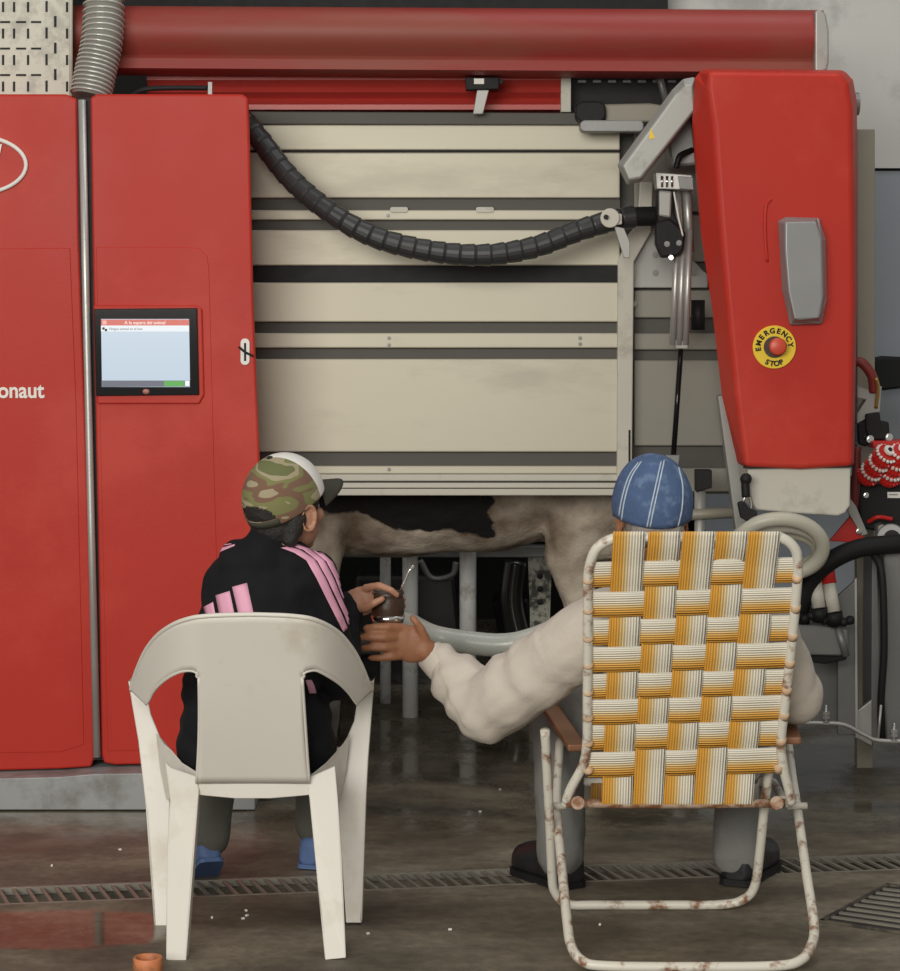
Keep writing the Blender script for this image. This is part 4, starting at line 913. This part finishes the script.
b = MB(); b.tube(UP3([(398,600,5.66),(403,585,5.66),(409,571,5.66),(413.5,566,5.66)]), [0.0035,0.0035,0.0032,0.0045], 10); tag(b.build('metal_straw', CHROME, smooth=True), 'thin silver metal straw standing in the brown gourd', 'straw')
ps = thing('orange_pipe_stub', 'short orange clay pipe stub standing on the floor at the bottom left', 'pipe', G(148,980))
fin('pipe', lathe([(11,-2),(15,-2),(15,22),(14.5,23),(12.5,23),(12,22),(11,-2)], U(148,979,5.0), S(5.0)), CLAY, ps, smooth=True)
b = MB()
for x, y in ((247,916),(243,919),(246,911),(368,934),(212,918),(500,790),(480,812),(52,866),(120,850),(600,925),(450,930)):
    g_ = G(x, y); b.box(g_+Vector((0,0,0.002)), (0.008,0.005,0.004), Matrix.Rotation(random.random()*3, 3, 'Z'))
o = b.build('feed_crumbs', WHITE); tag(o, 'scattered pale feed crumbs on the wet floor', 'crumbs', kind='stuff')
#PEOPLE
# ------------------------------------------------------------------ people
def xf(o, d): return [o+Vector(v) for v in d]
def finger(b, pts, r):
    for i in range(len(pts)-1): b.cap(pts[i], pts[i+1], r*(1-0.1*i), r*(1-0.1*(i+1)))
def head(b, c, yaw, sc=1.0, pitch=0):
    """skull, jaw, nose, brow, lips, ears; face looks along local +Y turned by yaw (clockwise from above)"""
    rot = Matrix.Rotation(-yaw, 3, 'Z') @ Matrix.Rotation(-pitch, 3, 'X'); q = lambda x, y, z: c+rot @ (Vector((x, y, z))*sc)
    b.sphere(q(0,-.012,.02), (.073*sc,.092*sc,.092*sc), 24, 18, rot); b.sphere(q(0,.028,-.045), (.056*sc,.058*sc,.062*sc), 20, 14, rot)
    b.sphere(q(0,.052,-.088), (.028*sc,.026*sc,.022*sc), 14, 10, rot); b.sphere(q(0,.062,.018), (.050*sc,.02*sc,.014*sc), 14, 10, rot)
    b.cap(q(0,.080,.008), q(0,.102,-.030), .009*sc, .013*sc); b.sphere(q(.011,.092,-.034), .009*sc, 10, 8); b.sphere(q(-.011,.092,-.034), .009*sc, 10, 8)
    b.sphere(q(0,.082,-.058), (.024*sc,.010*sc,.006*sc), 12, 8, rot); b.sphere(q(0,.079,-.068), (.021*sc,.010*sc,.007*sc), 12, 8, rot)
    for s in (-1, 1):
        b.sphere(q(s*.042,.055,-.022), (.022*sc,.022*sc,.022*sc), 12, 8)
        e = rot @ Matrix.Rotation(s*R(-22), 3, 'Z') @ Matrix.Rotation(R(-8), 3, 'X')
        for k in range(16):
            a = 2*math.pi*k/16; p1 = Vector((s*(.012+.003*math.cos(a)), -.019*math.cos(a), .030*math.sin(a)))
            b.sphere(q(s*.074,-.006,-.018)+(e @ p1)*sc, .0048*sc, 8, 6)
        b.sphere(q(s*.076,-.006,-.018), (.007*sc,.015*sc,.025*sc), 10, 8, e); b.sphere(q(s*.078,-.001,-.046), .008*sc, 8, 6)
    return rot, q
def eyes(q, rot, sc, parent):
    for s in (-1, 1):
        e = MB().sphere(q(s*.029,.068,-.004), .0115*sc, 16, 12).build('eye', WHITE, parent, smooth=True)
        MB().sphere(q(s*.029,.0775,-.004), (.005*sc,.0035*sc,.005*sc), 12, 8, rot).build('iris', BLKG, e, smooth=True)
def dome(q, rot, sc, name, mats, parent, rx=.083, ry=.103, rz=.098, z0=-.01, cut=None, zc=.012, matf=None, low=None, n=48, m=16, yc=-.008):
    V = []; Fs = []; mi = []
    for i in range(m+1):
        for k in range(n):
            a = 2*math.pi*k/n; zb = low(a) if low else z0
            t = i/m; el = math.pi/2*(1-t)+math.asin(max(-.9, min(.9, zb/rz)))*t
            V.append(q(rx*math.cos(el)*math.cos(a), yc+ry*math.cos(el)*math.sin(a), zc+rz*math.sin(el)))
    for i in range(m):
        for k in range(n):
            if cut and cut(i/m, 2*math.pi*(k+.5)/n): continue
            Fs.append((i*n+k, i*n+(k+1)%n, (i+1)*n+(k+1)%n, (i+1)*n+k)); mi.append(matf(i/m, 2*math.pi*(k+.5)/n) if matf else 0)
    me = bpy.data.meshes.new(name); me.from_pydata(V, [], Fs); me.polygons.foreach_set('material_index', mi); me.update()
    bm = bmesh.new(); bm.from_mesh(me); bmesh.ops.remove_doubles(bm, verts=bm.verts, dist=1e-5); bmesh.ops.recalc_face_normals(bm, faces=bm.faces); bm.to_mesh(me); bm.free()
    return me
def bill(q, name, m, parent, r0=.10, length=.075, half=R(50), y0=0, z0=-.005, sag=.022, drop=0, side=.020):
    V = []; Fs = []; n = 18; k_ = 6
    for i in range(n+1):
        a = math.pi/2-half+2*half*i/n; w_ = math.sin(math.pi*i/n)**.5
        for k in range(k_+1):
            t = k/k_; x = .083*math.cos(a); y = -.008+.103*math.sin(a); V.append(q(x*(1-.05*t), y+length*w_*t, z0-drop*t-sag*t*.6-side*(abs(math.cos(a))/math.cos(math.pi/2-half))**2*(.3+.7*t)))
    for i in range(n):
        for k in range(k_): p = i*(k_+1)+k; Fs.append((p, p+1, p+k_+2, p+k_+1))
    me = bpy.data.meshes.new(name); me.from_pydata(V, [], Fs); me.update(); return fin(name, me, m, parent, smooth=True, solid=.003)
def shoe(name, heel, toe, m, parent, sc=1.0, shaft=.05, tilt=None):
    """flat-soled shoe lofted from heel to toe, with a shaft round the ankle and a sole of its own"""
    d = toe-heel; Ln = d.length; dn_ = d.normalized(); sd = dn_.cross(Vector((0,0,1))).normalized(); up = sd.cross(dn_).normalized()
    st = [(0,.020,.045),(.03,.031,.062),(.12,.036,.078),(.30,.036,.082),(.45,.037,.070),(.60,.042,.055),(.78,.045,.046),(.90,.040,.038),(.97,.026,.028),(1.0,.010,.018)]
    b = MB(); n = 18
    def loop(t, w_, h_, z0):
        out = []
        for k in range(n):
            a = 2*math.pi*k/n; x = math.copysign(abs(math.cos(a))**.75, math.cos(a))*w_*sc; z = math.sin(a); z = (h_*sc if z > 0 else .018*sc)*math.copysign(abs(z)**.8, z)
            out.append(heel+dn_*(Ln*t)+sd*x+up*(z0+.018*sc+z))
        return out
    V = []
    for t, w_, h_ in st: V += loop(t, w_, h_, .008)
    Fs = [tuple(range(n)), tuple(range(len(st)*n-1, (len(st)-1)*n-1, -1))]
    for i in range(len(st)-1):
        for k in range(n): Fs.append((i*n+k, i*n+(k+1)%n, (i+1)*n+(k+1)%n, (i+1)*n+k))
    b.add(V, Fs); c = heel+dn_*(.036*sc+.01)+up*.05*sc; b.tube([c, c+up*shaft*.5, c+up*shaft], [.038*sc, .040*sc, .041*sc], 18)
    me = blob(b, .004, 5); o = fin(name, me, m, parent, smooth=True)
    sv = []; 
    for z in (0, .014*sc):
        for t, w_ in [(t, w_) for t, w_, h_ in st]: sv.append(heel+dn_*(Ln*t)+sd*(w_*sc+.003)+up*z)
        for t, w_ in [(t, w_) for t, w_, h_ in reversed(st)]: sv.append(heel+dn_*(Ln*t)-sd*(w_*sc+.003)+up*z)
    k = len(st)*2; MB().add(sv, [tuple(range(k)), tuple(range(2*k-1, k-1, -1))]+[(i, (i+1)%k, (i+1)%k+k, i+k) for i in range(k)]).build('sole', BLK if m is BOOT else m, o, bevel=.002)
    return o
def camo():
    m = bpy.data.materials.new('camouflage'); nt, b = nodes(m); N, L = nt.nodes, nt.links
    g = N.new('ShaderNodeNewGeometry'); mp = N.new('ShaderNodeMapping'); mp.inputs['Scale'].default_value = (0.75,0.75,1.5); mp.inputs['Rotation'].default_value = (0, R(20), 0); L.new(g.outputs['Position'], mp.inputs[0])
    n = N.new('ShaderNodeTexNoise'); n.inputs['Scale'].default_value = 11; n.inputs['Detail'].default_value = 1.5; n.inputs['Distortion'].default_value = 0.6; L.new(mp.outputs[0], n.inputs[0])
    c = N.new('ShaderNodeValToRGB'); c.color_ramp.interpolation = 'CONSTANT'; e = c.color_ramp.elements
    e[0].position = 0; e[0].color = (0.13,0.14,0.055,1); e[1].position = 0.40; e[1].color = (0.33,0.28,0.18,1)
    for p, col in ((0.46,(0.18,0.18,0.07,1)),(0.53,(0.17,0.095,0.06,1)),(0.62,(0.33,0.28,0.18,1))): q = e.new(p); q.color = col
    L.new(n.outputs[0], c.inputs[0]); L.new(c.outputs[0], b.inputs['Base Color']); b.inputs['Roughness'].default_value = .85; return m
# ---- the boy
BY = 5.45
b = MB()
hc_ = U(286,508,5.46); rot, q = head(b, hc_, R(40), 1.03, pitch=R(-5))
b.cap(U(270,552,5.43), q(0,-.02,-.05), .055, .052)
b.sphere(U(260,612,5.45), (.13,.085,.15), 20, 14); b.sphere(U(256,700,5.5), (.13,.09,.15), 20, 14); b.sphere(U(256,742,5.52), (.15,.10,.09), 20, 14)
shL, shR = U(230,580,5.45), U(309,578,5.45); b.cap(shL, shR, .045, .045)
elL, wrL = U(204,692,5.50), U(228,690,5.74); elR, wrR = U(337,678,5.54), U(352,602,5.66)
b.cap(shL, elL, .042, .036); b.cap(elL, wrL, .036, .024); b.cap(shR, elR, .042, .036); b.cap(elR, wrR, .036, .024)
# right hand holding the gourd from its far side
def ap(*p): return [U(*x) for x in p]
b.cap(wrR, U(358,600,5.66), .028, .028); b.sphere(U(362,601,5.655), (.040,.018,.038), 16, 12); b.sphere(U(355,602,5.66), (.032,.022,.034), 14, 10)
finger(b, ap((366,588,5.645),(379,585.5,5.615),(391,590,5.603),(397,595,5.610)), .0108)
finger(b, ap((368,597,5.67),(380,592,5.718),(396,595,5.724),(404,599,5.70)), .0098)
finger(b, ap((368,603,5.67),(380,602,5.722),(396,603,5.724),(404,606,5.70)), .0095)
finger(b, ap((365,609,5.67),(376,610,5.718),(392,611,5.718),(400,612,5.70)), .0085)
finger(b, ap((357,608,5.645),(366,608,5.62),(374,603,5.598),(382,599,5.60)), .0120)
# left hand resting on the thigh
b.sphere(wrL+Vector((.0,.05,-.005)), (.035,.045,.015), 14, 10)
for k in range(4): p = wrL+Vector((-.026+.017*k,.085,-.005)); finger(b, [p, p+Vector((0,.03,.002)), p+Vector((0,.05,-.012)), p+Vector((0,.058,-.028))], .0075)
p = wrL+Vector((.03,.04,-.005)); finger(b, [p, p+Vector((.022,.02,0)), p+Vector((.028,.045,-.012))], .0085)
hpL, knL, anL = U(238,738,5.58), U(222,702,6.02), U(212,843,5.84); hpR, knR, anR = U(280,738,5.58), U(318,700,6.05), U(312,832,6.02)
for h_, k_, a_ in ((hpL,knL,anL),(hpR,knR,anR)): b.cap(h_, k_, .065, .048); b.cap(k_, a_, .046, .030)
b.cap(anL, U(206,862,5.92), .030, .026); b.cap(anR, anR+Vector((.01,.1,-.06)), .030, .026)
boy = fin('person', blob(b, .0042, 3), SKINB, None, smooth=True)
tag(boy, 'person in a camouflage cap and black tracksuit top on the white plastic chair', 'person')
eyes(q, rot, 1.03, boy)
# jacket
b = MB()
b.sphere(U(263,612,5.45), (.150,.115,.18), 28, 20); b.sphere(U(254,665,5.48), (.168,.125,.17), 28, 20); b.sphere(U(256,722,5.50), (.192,.130,.125), 28, 20)
b.cap(U(232,582,5.44), U(306,580,5.44), .060, .064); b.cap(U(264,562,5.43), U(270,545,5.44), .074, .066); b.cap(U(240,562,5.43), U(290,562,5.43), .060, .060)
b.cap(shL, elL, .062, .058); b.cap(elL, wrL, .056, .040); b.cap(shR+Vector((.004,0,0)), elR, .068, .060); b.cap(elR, wrR-Vector((.01,0,.012)), .058, .036)
b.sphere(U(200,745,5.5), (.058,.08,.09), 16, 12); b.sphere(U(315,742,5.5), (.05,.08,.09), 16, 12)
def fold(c, n):
    k = max(0, 1-(c-elR).length/.16)+max(0, 1-(c-elL).length/.16)
    return .010*nz(c, 11)+.004*nz(c, 26)+.004*k*math.sin(c.z*110+c.x*60)
jme = blob(b, .0075, 8, fold)
bm = bmesh.new(); bm.from_mesh(jme)
# hollow the collar
top_ = U(276,536,5.44); bmesh.ops.delete(bm, geom=[f for f in bm.faces if (f.calc_center_median()-Vector((top_.x+.008, top_.y, 0))).xy.length < .052 and f.calc_center_median().z > U(270,543,5.44).z and f.normal.z > .4], context='FACES')
bm.to_mesh(jme); bm.free()
jb = bvh_of(jme); jk = fin('jacket', jme, JACK, boy, smooth=True)
for A, B in (([(288,546.5),(300,550),(315,560),(325,578),(334,598),(343,618),(347,628)], [(281,548),(294,553),(306,560.5),(316,578),(327,600),(338,622),(343,632)]),
             ([(297,544.5),(310,549.5),(324,560.5),(333,578),(340,596),(347,612),(350,620)], [(290,545.5),(303,550),(317,561),(327,579),(336,598),(344.5,616),(348,625)]),
             ([(306,545.5),(319,550.5),(332,562),(339,578),(344,592),(348,603),(350,608)], [(299.5,545.5),(312,550),(326,561.5),(335,578.5),(341.5,596),(346.5,607),(349,613)])):
    decal(jb, A, B, 'sleeve_stripe', PINK, jk)
for A, B in (([(212,557),(223,551),(235,546)], [(213,552),(224,547.5),(235,544.5)]), ([(212,550),(222,546),(232,544.5)], [(214,548.5),(223,545),(231,544)])): decal(jb, A, B, 'shoulder_stripe', PINK, jk)
for Q in ([(232.5,587),(247,583),(254,615),(239,615)], [(216,595.5),(230,591),(235,615),(220,615)], [(204,607),(213.5,602),(216,615),(206,614)]):
    decal(jb, [Q[0], Q[3]], [Q[1], Q[2]], 'chest_logo_bar', PINK, jk, n=10)
for A, B in (([(305,680),(307,686),(309,693)], [(311,680),(314,686),(316,693)]),): decal(jb, A, B, 'sleeve_stripe', PINK, jk)
b = MB(); b.cap(wrR-Vector((.004,0,.006)), wrR.lerp(U(360,598,5.66), .3), .030, .027); fin('shirt_cuff', blob(b, .004, 2), WHITE, boy, smooth=True)
b = MB()
for h_, k_, a_ in ((hpL,knL,anL),(hpR,knR,anR)): b.cap(h_+Vector((0,0,.005)), k_, .080, .064); b.cap(k_, k_.lerp(a_, .97), .060, .046)
b.sphere(U(256,740,5.55), (.155,.12,.075), 20, 14)
fin('trousers', blob(b, .0075, 6, lambda c, n: .006*nz(c, 14)), TROB, boy, smooth=True)
shoe('shoe', U(212,862,5.79), U(200,884,5.965), BLUE, boy, .86, .02); shoe('shoe', Vector((anR.x-.01, anR.y-.05, .004)), Vector((anR.x+.06, anR.y+.16, .004)), BLUE, boy, .9, .03)
# hair
b = MB(); b.sphere(q(0,-.020,.015), (.079,.097,.085), 24, 16, rot); b.sphere(q(0,-.045,-.035), (.062,.052,.058), 20, 14, rot); b.cap(q(0,-.05,-.04), q(0,-.045,-.085), .048, .038)
for s in (-1, 1): b.cap(q(s*.068,.028,.02), q(s*.068,.022,-.018), .014, .007); b.cap(q(s*.06,-.03,-.02), q(s*.052,-.045,-.065), .026, .02)
fin('hair', blob(b, .0045, 4, lambda c, n: .002*nz(c, 90)), HAIR, boy, smooth=True)
# camouflage cap
tilt = Matrix.Rotation(R(0), 3, 'X')
CT, ST_ = math.cos(R(20)), math.sin(R(20))
qc = lambda x, y, z: q(x, y*CT-z*ST_+.004, y*ST_+z*CT+.022)
def cut(t, a):       # arched opening at the back above the strap
    d = abs(((a-R(270)+math.pi) % (2*math.pi))-math.pi)
    return .68 < t < .90 and d < R(36)*max(0, 1-((.90-t)/.22)**2)**.5
def mf(t, a): return 1 if (math.sin(a) > .34 and t < .99) else 0
low = lambda a: -.016-.010*max(0, -math.sin(a))
cme = dome(qc, rot, 1.03, 'camouflage_cap', None, boy, cut=cut, matf=mf, low=low, zc=.008, m=40, n=120, rz=.104, ry=.108, rx=.086)
CAMO = camo(); cap_ = fin('camouflage_cap', cme, [CAMO, WHITE], boy, smooth=True, solid=.002, off=1)
bill(qc, 'bill', mat('bill_dark_olive', (0.045,0.045,0.030), .8), cap_, length=.085, half=R(52), z0=-.004, sag=.015, drop=.030, side=.004)
def dpt(t, a):
    zb = low(a); el = math.pi/2*(1-t)+math.asin(zb/.104)*t
    return qc(.0875*math.cos(el)*math.cos(a), -.008+.1095*math.cos(el)*math.sin(a), .008+.1055*math.sin(el))
arc = [dpt(.90, R(270-36))]
for k in range(25):
    d_ = R(-36+72*k/24); arc.append(dpt(.90-.22*(1-(abs(d_)/R(36))**2)**.5, R(270)+d_))
arc.append(dpt(.90, R(270+36)))
MB().tube(arc+[dpt(.905, R(270+36-72*k/12)) for k in range(1, 12)], .0035, 8, closed=True).build('opening_binding', bpy.data.materials['bill_dark_olive'], cap_, smooth=True)
MB().add([dpt(t_, R(270-40+80*k/16)) for t_ in (.905, 1.0) for k in range(17)], [(k, k+1, k+18, k+17) for k in range(16)]).build('back_strap', bpy.data.materials['bill_dark_olive'], cap_, smooth=True, solid=.003)
MB().sphere(qc(0,-.008,.114), (.008,.008,.005)).build('top_button', HAIR, cap_, smooth=True)
# ---- the man
b = MB()
hm = U(652,512,5.36); rotm, qm = head(b, hm, R(-6), 0.98, pitch=R(8))
b.cap(U(662,575,5.34), qm(0,-.015,-.05), .060, .058)
b.sphere(U(684,650,5.42), (.17,.10,.19), 20, 14); b.sphere(U(680,745,5.50), (.16,.10,.13), 20, 14)
sL, eL, wL = U(606,622,5.38), U(487,708,5.56), U(432,656,5.66); sR, eR, wR = U(762,625,5.38), U(790,692,5.48), U(752,704,5.78)
b.cap(sL, sR, .05, .05); b.cap(sL, eL, .05, .044); b.cap(eL, wL, .044, .027); b.cap(sR, eR, .05, .042); b.cap(eR, wR, .042, .027)
# left hand reaching to the gourd: back of the hand to the camera, fingers pointing left
HYm = 5.63
b.cap(wL, U(424,650,5.645), .032, .033); b.sphere(U(412,644,5.635), (.050,.019,.049), 18, 12); b.sphere(U(402,641,5.63), (.032,.016,.046), 16, 12)
finger(b, ap((401,628,5.63),(388,627,5.607),(375,627,5.606),(366,628,5.615)), .0130)
finger(b, ap((398,637,5.628),(384,637.5,5.600),(371,637,5.602),(361.5,637.5,5.612)), .0132)
finger(b, ap((398,646.5,5.63),(385,647.5,5.604),(373,647.5,5.606),(363.5,648,5.616)), .0130)
finger(b, ap((402,655.5,5.635),(391,657,5.612),(381,658,5.613),(371,658,5.62)), .0120)
finger(b, ap((425,640,5.63),(421,629,5.62),(416,622,5.615),(412.5,618,5.618)), .0125)
b.sphere(wR+Vector((-.02,.055,0)), (.04,.05,.017), 14, 10)
for k in range(4): p = wR+Vector((-.055+.02*k,.095,.0)); finger(b, [p, p+Vector((-.005,.035,.0)), p+Vector((-.006,.055,-.016)), p+Vector((-.006,.06,-.036))], .009)
p = wR+Vector((-.055,.05,0)); finger(b, [p, p+Vector((-.03,.02,-.002)), p+Vector((-.038,.045,-.014))], .0105)
hL, kL, aL = U(652,752,5.55), U(558,700,5.95), U(560,850,5.80); hR, kR, aR = U(705,752,5.55), U(742,698,5.98), U(738,850,5.84)
for h_, k_, a_ in ((hL,kL,aL),(hR,kR,aR)): b.cap(h_, k_, .075, .055); b.cap(k_, a_, .052, .036)
for a_, dx in ((aL,-.05),(aR,.04)): b.cap(a_, a_+Vector((dx*.5,.04,-.045)), .034, .024)
man = fin('person', blob(b, .0045, 3), SKINM, None, smooth=True)
tag(man, 'person in blue denim cap and cream shirt sitting in the webbed lawn chair', 'person')
eyes(qm, rotm, .98, man)
b = MB()
b.sphere(U(684,650,5.43), (.205,.125,.20), 28, 20); b.sphere(U(680,720,5.48), (.205,.125,.17), 28, 20); b.sphere(U(680,765,5.51), (.205,.125,.085), 28, 20)
b.cap(sL, sR, .072, .070); b.cap(U(640,600,5.36), U(655,560,5.36), .085, .062); b.cap(U(690,600,5.36), U(665,562,5.36), .085, .062)
mE = sL.lerp(eL, .5)
b.cap(sL, mE, .088, .092); b.cap(mE, eL, .094, .090); b.cap(eL, eL.lerp(wL, .55), .090, .070); b.cap(eL.lerp(wL, .55), wL-Vector((-.004,0,.002)), .064, .040)
b.cap(sR, eR, .080, .078); b.cap(eR, wR, .074, .042); b.sphere(eR+Vector((.008,-.01,.0)), (.072,.07,.08), 16, 12)
ax_u = (wL-eL).normalized(); ax_s = (eL-sL).normalized()
def foldm(c, n):
    d = .007*nz(c, 8)+.004*nz(c, 20)
    t = (c-eL).dot(ax_u); r_ = (c-eL-ax_u*t).length
    if -.05 < t < .30 and r_ < .13: d += .0038*math.sin(t*70+c.z*30+4*nz(c, 6))*min(1, (t+.05)*8)
    t = (c-sL).dot(ax_s)
    if .15 < t < .45 and c.x < sL.x: d += .003*math.sin(t*60+4*nz(c, 6))
    return d
sme = blob(b, .0075, 7, foldm); sb = bvh_of(sme); sh = fin('shirt', sme, SHIRT, man, smooth=True)
b = MB(); cdir = (wL-eL).normalized(); b.tube([wL-cdir*.045, wL-cdir*.02, wL+cdir*.008], [.046,.044,.041], 20); b.build('cuff', SHIRT, sh, smooth=True, bevel=.003)
b = MB(); cN = U(660,572,5.345)
for t in (0,): b.tube([cN+Vector((.068*math.cos(a), .06*math.sin(a), .012*math.sin(a))) for a in [2*math.pi*i/28 for i in range(28)]], .016, 10, closed=True, sq=1.5)
b.build('collar', SHIRT, sh, smooth=True)
b = MB()
for h_, k_, a_ in ((hL,kL,aL),(hR,kR,aR)): b.cap(h_, k_, .095, .080); b.cap(k_, k_.lerp(a_, .5), .078, .072); b.cap(k_.lerp(a_, .5), k_.lerp(a_, 1.03), .072, .064)
b.sphere(U(680,768,5.56), (.175,.13,.07), 20, 14)
fin('trousers', blob(b, .008, 6, lambda c, n: .010*nz(c, 11)+.004*nz(c, 24)), TROM, man, smooth=True)
shoe('boot', Vector((aL.x+.035, aL.y-.035, .003)), Vector((aL.x-.095, aL.y+.17, .003)), BOOT, man, 1.3, .045); shoe('boot', Vector((aR.x-.015, aR.y-.05, .003)), Vector((aR.x+.10, aR.y+.20, .003)), BOOT, man, 1.3, .045)
b = MB(); b.sphere(qm(0,-.03,-.035), (.070,.075,.055), 20, 14, rotm); b.cap(qm(-.03,-.06,-.05), qm(.03,-.06,-.05), .038, .038)
fin('hair', blob(b, .005, 3, lambda c, n: .0025*nz(c, 90)), HAIRG, man, smooth=True)
# denim cap
DEN = mat('denim', (0.060,0.105,0.215), .85, 0, .28, 22, .3, 220, dirt=(0.12,0.18,0.31), dscale=28, damt=.42)
lowm = lambda a: -.026-.038*max(0, -math.sin(a))
qd = lambda x, y, z: qm(x, y, z+.006)
dme = dome(qd, rotm, .98, 'denim_cap', None, man, rx=.097, ry=.115, rz=.124, low=lowm, m=20, n=60)
for v in dme.vertices: v.co += (v.co-hm).normalized()*.002*nz(v.co, 20)
db = bvh_of(dme); dc = fin('denim_cap', dme, DEN, man, smooth=True, solid=.002, off=1)
bill(qd, 'bill', DEN, dc, length=.07, half=R(52), z0=-.012)
SEAM = mat('denim_stitching', (0.42,0.50,0.60), .8, 0, .3, 60)
for path_ in ([(642,462),(632,478),(625,502),(621,531)], [(661,462),(656,485),(651,508),(646,533)], [(664,461),(659,485),(654,508),(649,533)], [(678,468),(682,487),(681,510),(676,531)], [(639,463),(629,478),(622,502),(618,530)]):
    pp_ = cr([(x, y, 0) for x, y in path_], 6); decal(db, [(p.x-.7, p.y) for p in pp_], [(p.x+.7, p.y) for p in pp_], 'stitching', SEAM, dc, n=24, k=1, off=.003)
